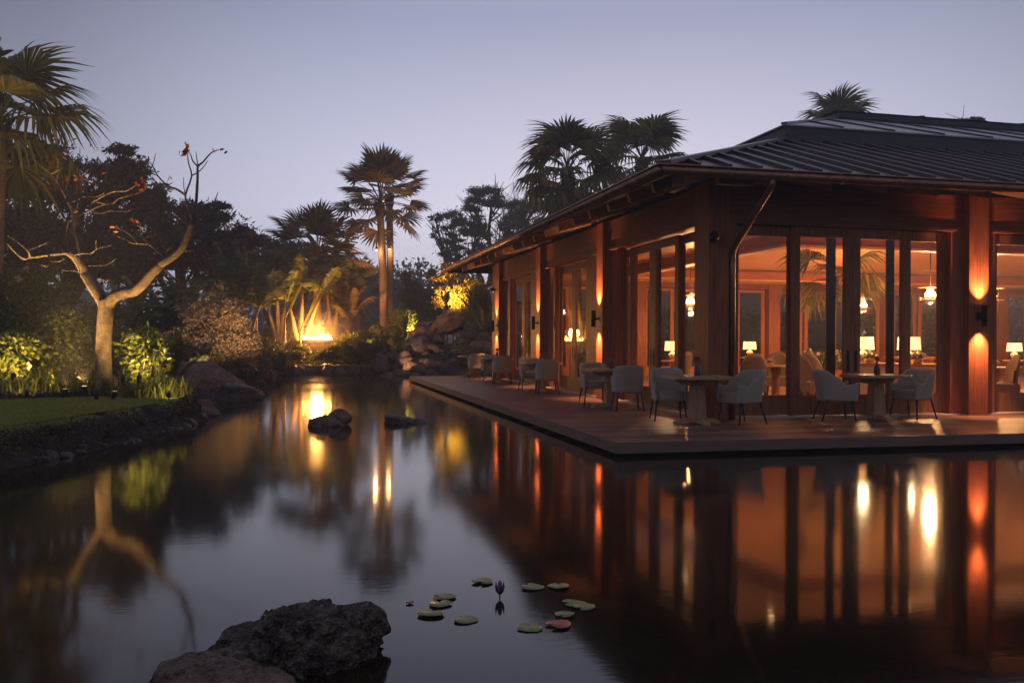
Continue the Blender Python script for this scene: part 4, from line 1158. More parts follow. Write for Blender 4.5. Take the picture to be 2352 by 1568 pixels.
for x, lab in ((1992, 'lit table lamp with pale drum shade on the counter, nearer the corner'), (2100, 'lit table lamp with pale drum shade on the counter, nearer the lanterns')):
    c_ = on_counter(x); lamp((c_[0], c_[1] + 0.14, FZ + 0.835), lab)
    bouquet((c_[0] - 0.02, c_[1] - 0.14, FZ + 0.835), 'glowing shell bowl below ' + lab.replace('lit table lamp with pale drum shade', 'the lamp'), M['linen'], 0.15, 50)
def side_table(loc, label):
    t = thing('side_table', label, 'table', loc)
    b = MB(); b.lathe([(0.25, 0.0), (0.25, 0.02), (0.04, 0.05), (0.04, 0.74), (0.30, 0.75), (0.30, 0.78), (0.001, 0.78)], 20); b.build('stand', M['teak_v'], t, True)
    return t
for (x, d, lab) in ((1722, 27.2, 'lit table lamp before the back windows, seen past the nearest dining chair'), (1545, 22.0, 'lit table lamp behind the side doors'), (2330, 25.0, 'lit table lamp beyond the sconce column')):
    q_ = inroom(x, d); side_table(q_, 'round stand under ' + lab.replace('lit table lamp', 'the lamp')); lamp((q_[0], q_[1], FZ + 0.78), lab, 0.9, 28)
# planter with white orchids, potted palm placed with the palms
q_ = inroom(1895, 20.4)
pl_ = thing('flower_planter', 'wooden planter box of cream orchids behind the second window', 'planter', q_)
b = MB(); b.bbox(-0.5, 0.5, -0.25, 0.25, 0, 0.62, 0.02); b.build('planter_box', M['inner_wall'], pl_)
r = np.random.default_rng(5); n = 260
c_ = np.c_[r.uniform(-.5, .5, n), r.uniform(-.25, .25, n), 0.62 + np.abs(r.normal(0.15, 0.1, n))]
V, F = leaf_quads(c_, np.tile([0, 0, 1.0], (n, 1)), 0.28, 0.06, r, 0.6); mesh_obj('foliage', np_mesh('foliage', V, F), M['fern'], pl_)
c2 = np.c_[r.uniform(-.5, .5, 90), r.uniform(-.25, .25, 90), 0.80 + np.abs(r.normal(0.1, 0.08, 90))]
V, F = leaf_quads(c2, r.normal(0, 1, (90, 3)), 0.10, 0.10, r, 0.5); mesh_obj('blossoms', np_mesh('blossoms', V, F), M['linen'], pl_)
# pendant lanterns
def pendant(loc, label, e=300):
    t = thing('pendant_lantern', label, 'lantern', loc, 0, 'glass bell lanterns in the dining room')
    prof = [(0.25, 0.50), (0.25, 0.18), (0.235, 0.11), (0.19, 0.045), (0.11, 0.008), (0.001, 0.0)]
    b = MB(); b.lathe(prof, 28, cap=False); b.build('glass_bell', M['bell_glass'], t, True)
    for z, rr in ((0.50, 0.275), (0.22, 0.27)):
        b = MB(); b.tube([(rr * math.cos(a), rr * math.sin(a), z) for a in np.linspace(0, 2 * math.pi, 29)], 0.018, 6, False); b.build('metal_ring', M['copper'], t, True)
    for s in (-1, 1):
        b = MB(); b.beam((s * 0.265, 0, 0.15), (s * 0.265, 0, 0.92), 0.035, 0.02); b.build('hanger_bar', M['copper'], t)
    b = MB(); b.beam((-0.30, 0, 0.90), (0.30, 0, 0.90), 0.03, 0.02); b.build('cross_bar', M['copper'], t)
    b = MB(); b.tube([(0, 0, 0.90), (0, 0, 1.45)], 0.012, 6); b.build('rod', M['black'], t)
    b = MB(); b.tube([(0, 0, 0.9), (0, 0, 0.24)], 0.010, 6); b.build('lamp_stem', M['copper'], t)
    for k in range(6):
        a = k * math.pi / 3
        b = MB(); b.lathe([(0.001, 0), (0.014, 0.012), (0.02, 0.05), (0.008, 0.10), (0.001, 0.11)], 8, (0.11 * math.cos(a), 0.11 * math.sin(a), 0.25)); b.build('candle_bulb', M['bulb'], t, True)
    point('lantern_light', (loc[0], loc[1], loc[2] + 0.40), e * 0.62, (1.0, 0.53, 0.24), 0.10)
    return t
pendant((10.9, 8.0, 2.29), 'glass bell lantern glowing in the window left of the sconce column')
q_ = at(2276, 783, 21.6); pendant((q_[0], q_[1], 2.29), 'glass bell lantern half hidden by the sconce column')
pendant((15.4, 9.2, 2.29), 'glass bell lantern deep in the dining room', 340)
pendant((7.2, 13.4, 2.29), 'glass bell lantern behind the side doors', 170)
pendant((13.0, 13.6, 2.29), 'glass bell lantern towards the back windows', 320)
pendant((19.5, 11.4, 2.29), 'glass bell lantern at the far end of the dining room', 340)
# recessed downlights in the perimeter ceiling
me_dl = MB().lathe([(0.001, 0), (0.04, 0), (0.055, 0.006), (0.055, 0.01), (0.001, 0.01)], 14).mesh('downlight'); me_dl.materials.append(M['bulb'])
for i, (x, y) in enumerate(((4.6, 8.0), (4.6, 12.0), (5.0, 5.0), (8.0, 5.0), (11.0, 5.0), (14.0, 5.0), (8.5, 18.0), (13.0, 18.0), (18.0, 18.0))):
    o = link(bpy.data.objects.new('downlight', me_dl)); o.location = (x, y, 3.753)
    tag(o, 'small lit recessed downlight in the timber ceiling', 'downlight', 'recessed ceiling downlights')
    spot('downlight_light', (x, y, 3.74), (x, y, 0), 80, 120, 0.8, (1.0, 0.54, 0.26), 0.04)
# wine glasses and cutlery glints on the counter
me_gl = MB().lathe([(0.03, 0), (0.004, 0.01), (0.004, 0.07), (0.03, 0.10), (0.036, 0.13), (0.030, 0.17)], 14, cap=False).mesh('wine_glass'); me_gl.materials.append(M['bell_glass'])
for i, x in enumerate((2128, 2138, 2148)):
    c_ = on_counter(x); o = link(bpy.data.objects.new('wine_glass', me_gl)); o.location = (c_[0], c_[1] - 0.1 + 0.06 * i, FZ + 0.836)
    tag(o, 'clear wine glass on the lamp counter', 'glass', 'wine glasses on the lamp counter')
# ================================================================== PLANTS
def gz0(x, y):
    return float(ground_h(np.array([x]), np.array([y]))[0])
def spot_at(x, y, depth):
    """ground point under a pixel column at a depth"""
    q = at(x, 783, depth); return (q[0], q[1], gz0(q[0], q[1]) - 0.03)
# ---- fronds (shared meshes)
def fan_frond(seed, segs=30, spread=250, R0=0.95, pet=1.1, droop=0.45, drooptip=0.5):
    """costapalmate leaf: petiole along +Y arching up, blade of narrow pleated segments"""
    r = np.random.default_rng(seed); b = MB()
    hub = Vector((0, pet, 0.0))
    b.tube([(0, 0, 0), (0, pet * 0.5, 0.07 * pet), (0, pet, 0.0)], [0.030, 0.020, 0.012], 5)
    V = []; F = []
    for k in range(segs):
        a = R(-spread / 2 + spread * k / (segs - 1)) + r.normal(0, 0.015)
        L = R0 * (0.72 + 0.28 * math.cos(a * 0.55)) * r.uniform(0.9, 1.07)
        d = Vector((math.sin(a), math.cos(a), 0)); sd = Vector((math.cos(a), -math.sin(a), 0))
        w = 1.15 * R(spread) / segs * L * 0.5
        pts = []
        tipd = drooptip * r.uniform(0.5, 1.5)
        for t, wf in ((0.02, 0.05), (0.30, 0.52), (0.60, 0.85), (0.82, 0.45), (1.0, 0.04)):
            q = hub + d * (L * t * (1 - 0.12 * max(0, t - 0.6) * tipd)) + Vector((0, 0, -droop * L * t * t * 0.45 - tipd * L * max(0, t - 0.62) ** 1.3 * 1.4 + 0.10 * abs(math.sin(a)) * t * L))
            pts.append((q, wf * w * 0.62))
        n0 = len(V)
        for q, ww in pts:
            V += [q - sd * ww + Vector((0, 0, 0.35 * ww)), q, q + sd * ww + Vector((0, 0, 0.35 * ww))]
        for j in range(4):
            o = n0 + j * 3
            F += [(o, o + 1, o + 4, o + 3), (o + 1, o + 2, o + 5, o + 4)]
    b.add(V, F)
    return b.mesh('frond')
def feather_frond(seed, L=1.3, leaflets=34, lw=0.03, ll=0.30, arch=0.5, up=0.25, ang=55, tilt=0.2):
    r = np.random.default_rng(seed); b = MB()
    def rach(t): return Vector((0, L * t * (1 - 0.25 * arch * t), L * (up * t * 2 - arch * t * t * 0.9)))
    b.tube([rach(t) for t in (0, .25, .5, .75, 1)], [0.016, 0.013, 0.010, 0.007, 0.003], 5)
    V = []; F = []
    for k in range(leaflets):
        t = 0.12 + 0.88 * k / leaflets; p = rach(t); fw = (rach(min(1, t + 0.02)) - rach(t - 0.02)).normalized()
        ln = ll * math.sin(min(1, (t + 0.12) * 1.0) * math.pi * 0.93) ** 0.6 * r.uniform(0.85, 1.1)
        for s in (-1, 1):
            d = (Vector((s, 0, 0)) * math.sin(R(ang)) + fw * math.cos(R(ang)) + Vector((0, 0, tilt + r.normal(0, 0.08)))).normalized()
            n0 = len(V); up_ = fw
            V += [p - fw * lw * 0.3, p + d * ln * 0.5 - fw * lw * 0.5, p + d * ln + Vector((0, 0, -0.18 * ln)), p + d * ln * 0.5 + fw * lw * 0.5]
            F += [(n0, n0 + 1, n0 + 2), (n0, n0 + 2, n0 + 3)]
    b.add(V, F)
    return b.mesh('frond')
def banana_leaf(seed, L=1.75, W=0.36, arch=0.45, up=0.2, torn=0.5, stalk=0.35):
    r = np.random.default_rng(seed); b = MB()
    def mid(t): return Vector((0, L * (0.15 * t + 0.85 * t ** (1.0 + 0.3 * arch)), L * (up * t - arch * 1.25 * t * t)))
    T = np.linspace(0, 1, 9); b.tube([mid(t) for t in T], list(np.linspace(0.035, 0.006, 9)), 6)
    V = []; F = []; n = 26
    for s in (-1, 1):
        t = 0.16
        while t < 0.99:
            dt = r.uniform(0.03, 0.11) if r.random() < torn else r.uniform(0.12, 0.2)
            t2 = min(1.0, t + dt); hang = r.uniform(0.0, 1.1) * torn
            q = []
            for tt in (t, (t + t2) / 2, t2):
                e_ = math.sin(min(1, max(0, (tt - 0.12) / 0.9)) * math.pi) ** 0.55 * W
                p = mid(tt); q.append((p, p + Vector((s * e_ * 0.5, 0.10 * e_, e_ * 0.12)), p + Vector((s * e_, 0.22 * e_, -e_ * (0.15 + hang)))))
            n0 = len(V)
            for a3 in q: V += list(a3)
            F += [(n0, n0 + 1, n0 + 4, n0 + 3), (n0 + 1, n0 + 2, n0 + 5, n0 + 4), (n0 + 3, n0 + 4, n0 + 7, n0 + 6), (n0 + 4, n0 + 5, n0 + 8, n0 + 7)]
            t = t2 + (r.uniform(0.008, 0.03) if r.random() < torn else 0)
    b.add(V, F)
    return b.mesh('banana_leaf')
FAN = {}
for key, mat, kw in (('green', 'fan', dict(drooptip=0.8, droop=0.5, segs=26, spread=240, pet=1.05, R0=1.1)), ('droopy', 'fan', dict(drooptip=0.95, droop=0.5, spread=235, segs=28, pet=1.15, R0=1.2)), ('brown', 'fan_brown', dict(drooptip=0.8, droop=0.5)), ('stiff', 'fan_brown', dict(drooptip=0.22, droop=0.15, spread=200, segs=19, pet=1.35, R0=1.0))):
    FAN[key] = []
    for i in range(3):
        me = fan_frond(100 + i, **kw); me.materials.append(M[mat]); FAN[key].append(me)
FEA = {}
for key, mat, kw in (('cycad', 'cycad', dict(L=1.3, leaflets=38, lw=0.035, ll=0.26, arch=0.4, up=0.45)), ('fern', 'fern', dict(L=0.9, leaflets=26, lw=0.05, ll=0.22, arch=0.7, up=0.45)),
                     ('lime', 'fern_lit', dict(L=0.8, leaflets=24, lw=0.045, ll=0.16, arch=0.6, up=0.5)), ('palm', 'fan_brown', dict(L=2.3, leaflets=46, lw=0.05, ll=0.5, arch=0.75, up=0.5, tilt=-0.25))):
    FEA[key] = []
    for i in range(2):
        me = feather_frond(200 + i, **kw); me.materials.append(M[mat]); FEA[key].append(me)
BAN = []
for i in range(4):
    me = banana_leaf(300 + i, torn=(0.9, 0.95, 0.8, 1.0)[i], arch=(0.35, 0.5, 0.2, 0.6)[i]); me.materials.append(M['banana_leaf']); BAN.append(me)
def crown_of(t, metas, n, top, seed, scale=1.0, el=(-50, 75), name='frond', sv=0.12):
    """n leaves spiralling round the growing point"""
    r = np.random.default_rng(seed)
    for k in range(n):
        o = link(bpy.data.objects.new(name, metas[k % len(metas)]), t)
        e_ = el[0] + (el[1] - el[0]) * ((k + 0.5) / n) ** 0.85 + r.normal(0, 5)
        o.location = (top[0], top[1], top[2] + 0.25 * scale * (k / n))
        o.rotation_euler = (R(e_), R(r.normal(0, 10)), k * 2.39996 + r.normal(0, 0.15))
        s = scale * r.uniform(1 - sv, 1 + sv); o.scale = (s, s, s)
def palm(label, base, height, metas, n, seed, scale=1.0, r0=0.2, r1=0.14, lean=(0, 0), el=(-55, 75), name='fan_palm', group='fan palms', skirt=0.0, bark='palm_bark'):
    t = thing(name, label, 'palm', base, 0, group)
    pts = [(lean[0] * s * s, lean[1] * s * s, height * s) for s in np.linspace(0, 1, 9)]
    rad = [r0 * 1.25] + [r0 + (r1 - r0) * s for s in np.linspace(0.12, 1, 8)]
    b = MB(); b.tube(pts, rad, 12); b.build('trunk', M[bark], t, True)
    b = MB()
    r = np.random.default_rng(seed)
    for k in range(int(height / 0.16)):         # leaf-scar rings
        s = (k + 0.5) * 0.16 / height; rr = r0 + (r1 - r0) * s + 0.008
        c_ = (lean[0] * s * s, lean[1] * s * s, height * s)
        b.tube([(c_[0], c_[1], c_[2] - 0.015), (c_[0], c_[1], c_[2] + 0.015)], [rr, rr * 0.97], 12, False)
    b.build('leaf_scars', M[bark], t)
    b = MB()
    for k in range(26):                      # old leaf bases under the crown
        a = k * 2.4; z = height - 0.55 * scale + 0.02 * k * scale
        c_, s_ = math.cos(a), math.sin(a); rr = r1 * 0.8
        b.tube([(lean[0] + c_ * rr, lean[1] + s_ * rr, z), (lean[0] + c_ * (rr + 0.12 * scale), lean[1] + s_ * (rr + 0.12 * scale), z + 0.28 * scale)], [0.05 * scale, 0.02 * scale], 5)
    b.build('leaf_bases', M['dark_bark'], t)
    crown_of(t, metas, n, (lean[0], lean[1], height), seed, scale, el)
    return t
# ---- leafy trees and shrubs
def lobes_leaves(lobes, n, L, W, seed, shell=0.55, gap=0.0, gscale=1.2, jitter=0.7, droop=0.1):
    """leaves through ellipsoid lobes (cx,cy,cz,rx,ry,rz), denser near the skin, thinned by noise"""
    r = np.random.default_rng(seed); lob = np.array(lobes)
    vol = (lob[:, 3] * lob[:, 4] * lob[:, 5]) ** 0.7; pk = r.choice(len(lob), n, p=vol / vol.sum())
    d = r.normal(0, 1, (n, 3)); d /= np.linalg.norm(d, axis=1)[:, None]
    rad = shell + (1 - shell) * r.uniform(0, 1, n) ** 0.6 if shell > 0 else np.minimum(np.abs(r.normal(0, 0.55, n)), 1.6)
    rad *= 1 + 0.22 * fbm(d * 2.4 + pk[:, None] * 7.7, 3, seed)
    C = lob[pk, :3] + d * rad[:, None] * lob[pk, 3:6]
    if gap > 0:
        k = fbm(C * gscale, 3, seed + 2) > (gap - 0.5)
        C, d = C[k], d[k]
    return leaf_quads(C, d, L, W, r, jitter, droop)
def clumps(lobes, k, f, seed):
    r = np.random.default_rng(seed); out = []
    for lo in lobes:
        for _ in range(k):
            d = r.normal(0, 1, 3); d /= np.linalg.norm(d); q = r.uniform(0.45, 0.95)
            c = np.array(lo[:3]) + d * q * np.array(lo[3:6]); g = f * r.uniform(0.7, 1.3)
            out.append((*c, lo[3] * g, lo[4] * g, lo[5] * g * 0.9))
    return out
def limbs(b, base, lobes, r0, seed, n=9, fork=0.42):
    """trunk with limbs bending to the lobes"""
    r = np.random.default_rng(seed); base = Vector(base)
    for i, lo in enumerate(lobes):
        c = Vector(lo[:3]); f = base.lerp(Vector((base.x * 0.6 + c.x * 0.4, base.y * 0.6 + c.y * 0.4, base.z + (c.z - base.z) * 0.8)), fork)
        m1 = f.lerp(c, 0.5) + Vector(r.normal(0, 0.12 * (c - f).length, 3))
        b.tube([base, base.lerp(f, 0.5) + Vector((*(r.normal(0, r0 * 0.3, 2)), 0)), f, m1, c], [r0, r0 * 0.8, r0 * 0.55, r0 * 0.35, r0 * 0.12], 7, False)
        for k in range(n):
            e_ = c + Vector(r.normal(0, 0.55, 3)) * 1.0 * Vector(lo[3:6]).length * 0.6
            st = m1.lerp(c, r.uniform(0, 0.9)); md = st.lerp(e_, 0.5) + Vector(r.normal(0, 0.08 * (e_ - st).length, 3))
            b.tube([st, md, e_], [r0 * 0.20, r0 * 0.12, r0 * 0.04], 5, False)
    return b
def tree(name, label, base, lobes, n, L, W, mat, seed, r0=0.25, bark='dark_bark', group=None, cat='tree', gap=0.0, gscale=1.2, shell=0.5, twigs=9, fork=0.42, jitter=0.7, clump=None):
    """lobes are relative to the base"""
    t = thing(name, label, cat, base, 0, group)
    b = MB(); limbs(b, (0, 0, 0), lobes, r0, seed, twigs, fork); b.build('trunk', M[bark], t, True)
    V, F = lobes_leaves(clumps(lobes, clump[0], clump[1], seed) if clump else lobes, n, L, W, seed, shell, gap, gscale, jitter)
    mesh_obj('crown', np_mesh('crown', V, F), M[mat], t)
    return t
def px_lobe(base, x, y, rpx, rpy, depth, ry=None):
    q = at(x, y, depth); s = depth / FPX
    return (q[0] - base[0], q[1] - base[1], q[2] - base[2], rpx * s, (ry if ry else rpx) * s, rpy * s)

# big dark spreading trees behind the lawn
bs_ = spot_at(120, 783, 34)
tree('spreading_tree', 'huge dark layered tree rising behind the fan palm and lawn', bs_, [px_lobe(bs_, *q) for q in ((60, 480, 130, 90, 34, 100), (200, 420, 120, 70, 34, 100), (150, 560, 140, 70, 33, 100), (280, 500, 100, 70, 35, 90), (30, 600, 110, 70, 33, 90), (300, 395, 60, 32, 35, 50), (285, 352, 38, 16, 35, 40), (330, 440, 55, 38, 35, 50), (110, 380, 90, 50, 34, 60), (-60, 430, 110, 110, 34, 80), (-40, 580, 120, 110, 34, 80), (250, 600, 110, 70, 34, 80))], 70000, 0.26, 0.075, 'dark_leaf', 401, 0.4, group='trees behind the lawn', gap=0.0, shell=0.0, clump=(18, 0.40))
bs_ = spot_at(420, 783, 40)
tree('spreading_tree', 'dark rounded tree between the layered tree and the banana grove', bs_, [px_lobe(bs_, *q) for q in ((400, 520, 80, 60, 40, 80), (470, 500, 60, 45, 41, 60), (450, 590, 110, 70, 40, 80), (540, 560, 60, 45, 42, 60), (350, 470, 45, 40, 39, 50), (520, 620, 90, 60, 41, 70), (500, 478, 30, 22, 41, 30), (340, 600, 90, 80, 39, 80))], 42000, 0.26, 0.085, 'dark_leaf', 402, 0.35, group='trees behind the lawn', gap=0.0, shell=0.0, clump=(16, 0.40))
bs_ = spot_at(640, 783, 56)
tree('spreading_tree', 'dim tree showing through behind the banana leaves', bs_, [px_lobe(bs_, *q) for q in ((600, 590, 70, 50, 56, 70), (680, 610, 80, 60, 57, 70), (560, 640, 80, 60, 56, 70), (740, 640, 60, 50, 58, 60))], 22000, 0.28, 0.11, 'far_leaf', 403, 0.35, group='trees behind the lawn', gap=0.2, gscale=0.6)
# hazy gum tree beyond the waterfall
bs_ = spot_at(1130, 783, 72)
tree('gum_tree', 'tall hazy gum tree with billowing clumps beyond the waterfall', bs_, [px_lobe(bs_, *q) for q in ((1130, 450, 52, 24, 72, 40), (1085, 470, 40, 20, 72, 40), (1175, 470, 55, 30, 73, 40), (1040, 505, 40, 22, 71, 40), (1095, 520, 60, 32, 72, 50), (1160, 530, 60, 32, 72, 50), (1020, 545, 32, 22, 71, 30), (1215, 500, 45, 35, 73, 40), (1075, 570, 55, 22, 71, 40), (1145, 580, 60, 30, 72, 50), (1000, 500, 18, 12, 71, 20), (1230, 470, 35, 20, 74, 30), (1300, 470, 60, 30, 75, 40), (1330, 450, 30, 18, 75, 30), (1035, 590, 30, 14, 71, 25))], 60000, 0.24, 0.075, 'gum_leaf', 410, 0.42, 'dark_bark', gap=0.0, shell=0.0, twigs=12, fork=0.5, clump=(12, 0.40))
# distant bamboo and woods
for (x, d, top, hw, lab, sd) in ((945, 56, 640, 30, 'feathery pale bamboo clump left of the tall cypress-like bamboo', 420), (965, 60, 660, 34, 'low bushy bamboo between the palm trunks and the tall one', 421), (1000, 58, 632, 26, 'slim tall bamboo clump with drooping tip before the misty woods', 422)):
    bs_ = spot_at(x, 783, d); lo = []
    for k in range(7):
        f = k / 6; lo.append(px_lobe(bs_, x + (k % 2 - 0.5) * hw * 0.7, 760 - (760 - top) * f, hw * (1.0 - 0.72 * f), (760 - top) / 9, d, 24))
    tree('bamboo_clump', lab, bs_, lo, 11000, 0.42, 0.06, 'bamboo_leaf', sd, 0.08, group='bamboo clumps in the mist', cat='bamboo', gap=0.15, gscale=0.7, shell=0.2)
V, F = [], []
r = np.random.default_rng(8); lo = []
for k in range(120):
    x = r.uniform(700, 1500) if k < 46 else r.uniform(-1300, 3200); d = r.uniform(95, 150); y = 705 + 22 * math.sin(x * 0.012) + r.normal(0, 12) - (d - 95) * 0.25
    lo.append((*at(x, y, d), *(np.array([1, 1, 1]) * r.uniform(2.5, 4.5))))
    lo.append((*at(x, y + 55, d), 6, 5, 5))
V, F = lobes_leaves(lo, 130000, 0.75, 0.35, 33, 0.4, 0.0)
fw_ = mesh_obj('distant_woods', np_mesh('distant_woods', V, F), M['far_leaf']); tag(fw_, 'distant woods fading into the mist', 'woods', kind='stuff')

# ---- palms
def palm_px(label, x, ytop, depth, metas, n, seed, scale, r0, r1, dx=0, el=(-55, 75), base_x=None, **kw):
    b_ = spot_at(base_x if base_x else x, 783, depth); q = at(x, ytop, depth)
    return palm(label, b_, q[2] - b_[2], metas, n, seed, scale, r0, r1, (q[0] - b_[0], q[1] - b_[1]), el, **kw)
palm_px('tall fan palm with rust trunk lights beside the waterfall garden, front one of two', 872, 470, 44, FAN['stiff'], 33, 501, 1.12, 0.22, 0.17, base_x=882, el=(-48, 86))
palm_px('tall fan palm half hidden behind the front palm trunk', 894, 452, 47, FAN['stiff'], 20, 502, 1.05, 0.20, 0.17, base_x=897, el=(-30, 86))
palm_px('bushy fan palm standing over the fire pit', 728, 600, 43, FAN['stiff'], 28, 503, 1.25, 0.2, 0.18, el=(-55, 84))
palm_px('low fan palm right of the fire between the shrubs', 822, 700, 50, FAN['stiff'], 20, 504, 1.15, 0.18, 0.16, el=(-25, 80))
palm_px('drooping fan palm leaning over the left lawn', 2, 290, 20.6, FAN['droopy'], 22, 505, 0.95, 0.17, 0.15, base_x=-14, el=(-50, 70))
palm_px('broad fan palm rising behind the pavilion eave, nearest the gum tree', 1305, 405, 38, FAN['droopy'], 26, 506, 1.16, 0.26, 0.22, el=(-48, 72))
palm_px('wind blown fan palm behind the pavilion roof corner', 1474, 375, 42, FAN['green'], 22, 507, 1.22, 0.26, 0.22, base_x=1478, el=(-30, 72))
palm_px('fan palm peeping over the upper roof tier', 1925, 306, 46, FAN['green'], 18, 508, 1.15, 0.26, 0.22, el=(-45, 75))
palm_px('feather palm with arching fronds among the shrubs right of the fire', 800, 740, 43, FEA['palm'], 12, 509, 0.9, 0.12, 0.10, el=(0, 75), name='feather_palm', group=None)
# indoor potted palm
ip = inroom(1915, 22.0)
tp = palm('potted fan palm inside the dining room behind the centre doors', (ip[0], ip[1], FZ), 2.75, FAN['green'], 8, 520, 0.72, 0.05, 0.04, (0.0, 0), (-35, 30), group=None, name='potted_palm')
b = MB(); b.lathe([(0.22, 0), (0.30, 0.45), (0.28, 0.48), (0.24, 0.44)], 20); b.build('pot', M['ceramic'], tp, True)
bs_ = spot_at(2215, 783, 48)
tree('round_tree', 'leafy tree top showing above the roof ridge', bs_, [px_lobe(bs_, *q) for q in ((2190, 292, 40, 16, 48, 30), (2232, 288, 36, 16, 48, 30), (2210, 320, 60, 25, 48, 40))], 9000, 0.22, 0.09, 'dark_leaf', 430, 0.2)

# ---- banana grove by the fire
def banana(label, base, leans, seed, n=7, scale=1.0, stem_r=0.13, mets=None, el=(12, 78)):
    t = thing('banana_plant', label, 'banana plant', base, 0, 'banana plants round the fire')
    for i, (lx_, ly_, h) in enumerate(leans):
        pts = [(lx_ * s ** 1.3, ly_ * s ** 1.3, h * s) for s in (0, 0.33, 0.66, 1)]
        b = MB(); b.tube(pts, [stem_r, stem_r * 0.85, stem_r * 0.65, stem_r * 0.35], 10); b.build('stem', M['banana_stem'], t, True)
        crown_of(t, mets or BAN, n, (lx_, ly_, h - 0.1), seed + i, scale, el, 'leaf', 0.15)
    return t
banana('banana plant with pale leaning stems lit by the fire', spot_at(690, 783, 40.2), [(-0.55, 0.2, 2.6), (0.95, -0.1, 3.0), (0.1, 0.5, 3.4)], 601, 6, 0.95)
banana('banana plant with upright torn leaves left of the fire', spot_at(640, 783, 41.5), [(-0.1, 0.3, 3.6), (0.35, 0.1, 2.6), (-0.5, 0.0, 2.2)], 611, 6, 1.0)
banana('banana plant with ragged hanging leaves over the fire', spot_at(762, 783, 44), [(0.4, 0.0, 3.1), (-0.3, 0.3, 3.8)], 621, 8, 1.15)
banana('banana plant in the shade left of the olive bush', spot_at(420, 783, 31), [(0, 0, 2.0), (0.5, 0.3, 1.5), (-0.6, 0.2, 1.6)], 631, 7, 0.9)
banana('banana plant in the shade behind the olive bush', spot_at(560, 783, 37), [(0, 0, 3.0), (0.6, 0.3, 2.6), (-0.7, 0.2, 3.2)], 641, 7, 1.0)
banana('banana plant in deep shade behind the bare tree', spot_at(330, 783, 30), [(0, 0, 1.7), (0.7, 0.3, 1.3), (-0.8, 0.2, 1.4)], 651, 7, 0.9)
# three young leaves standing lit beside the stems
for i, (x0, y0, x1, y1, d, lab) in enumerate(((590, 700, 634, 615, 39.5, 'upright lime banana leaf glowing left of the fire'), (655, 730, 712, 640, 39.3, 'folded lime banana leaf leaning left of the fire'), (690, 760, 738, 640, 39.0, 'upright golden banana leaf right beside the flames'))):
    a_, c_ = at(x0, y0, d), at(x1, y1, d); t = thing('banana_shoot', lab, 'banana leaf', (a_[0], a_[1], gz0(a_[0], a_[1]))); L = np.linalg.norm(c_ - a_)
    b = MB(); b.tube([(0, 0, 0), (0, 0, a_[2] - t.location.z)], [0.05, 0.03], 8); b.build('stem', M['banana_stem'], t, True)
    me = banana_leaf(350 + i, L * 0.50, 0.20, 0.10, 1.9, 0.15); me.materials.append(M['banana_lit']); o = link(bpy.data.objects.new('leaf', me), t)
    o.location = (0, 0, a_[2] - t.location.z); o.rotation_euler = (R(10), R(18), R(-75))

# ---- cycads, ferns
def rosette(name, label, base, metas, n, seed, scale, el, cat='fern', group=None, stem=0.0, leaf='frond'):
    t = thing(name, label, cat, base, 0, group)
    b = MB(); b.lathe([(0.12 * scale, -0.05), (0.14 * scale, 0.05 + stem * 0.5), (0.10 * scale, 0.12 + stem), (0.02, 0.16 + stem)], 12); b.build('caudex', M['dark_bark'], t, True)
    crown_of(t, metas, n, (0, 0, 0.08 + stem), seed, scale, el, leaf, 0.15); return t
rosette('cycad', 'stiff arching cycad between the lit bush and the olive bush', spot_at(388, 783, 19.0), FEA['cycad'], 22, 701, 0.75, (5, 80), 'cycad', stem=0.25)
rosette('cycad', 'dark cycad under the golden tree at the pavilion end', spot_at(1105, 783, 39.5), FEA['cycad'], 22, 702, 1.35, (0, 80), 'cycad', stem=0.55)
k = 0
FG = 'dark ferns along the far shore'
for (x, d, s) in ((455, 27, 1.0), (490, 26, 1.1), (520, 27, 1.0), (550, 28, 1.2), (505, 24.5, 0.8), (575, 29, 1.1), (470, 30, 1.2), (600, 33, 1.1), (628, 36.0, 1.0), (655, 36.5, 1.0), (585, 35, 1.2), (540, 33, 1.3), (800, 38.0, 1.0), (825, 38.2, 1.1), (845, 38.4, 1.0), (812, 39.2, 1.1), (860, 38.8, 0.9), (838, 39.8, 1.1)):
    fl_, fg_ = (('dark arching fern behind the great red boulder', 'dark ferns behind the red boulder') if x < 530 else ('dark arching fern at the water between the red boulder and the fire', 'dark ferns left of the fire') if x < 700 else ('dark arching fern between the fire pit and the lime ferns', 'dark ferns right of the fire'))
    rosette('fern', fl_, spot_at(x, 783, d), FEA['fern'], 15, 720 + k, s, (0, 75), 'fern', fg_); k += 1
GLF = 'lime ferns on the waterfall rocks'
for (x, y, d, s) in ((910, 800, 38.5, 0.95), (915, 825, 38.0, 0.8), (928, 765, 38.8, 0.9), (1025, 700, 39.5, 0.7), (905, 838, 37.8, 0.6)):
    q = at(x, y + 8, d); rosette('fern', 'bright lime green fern tucked between the waterfall rocks', tuple(q), FEA['lime'], 13, 760 + k, s, (15, 75), 'fern', GLF); k += 1
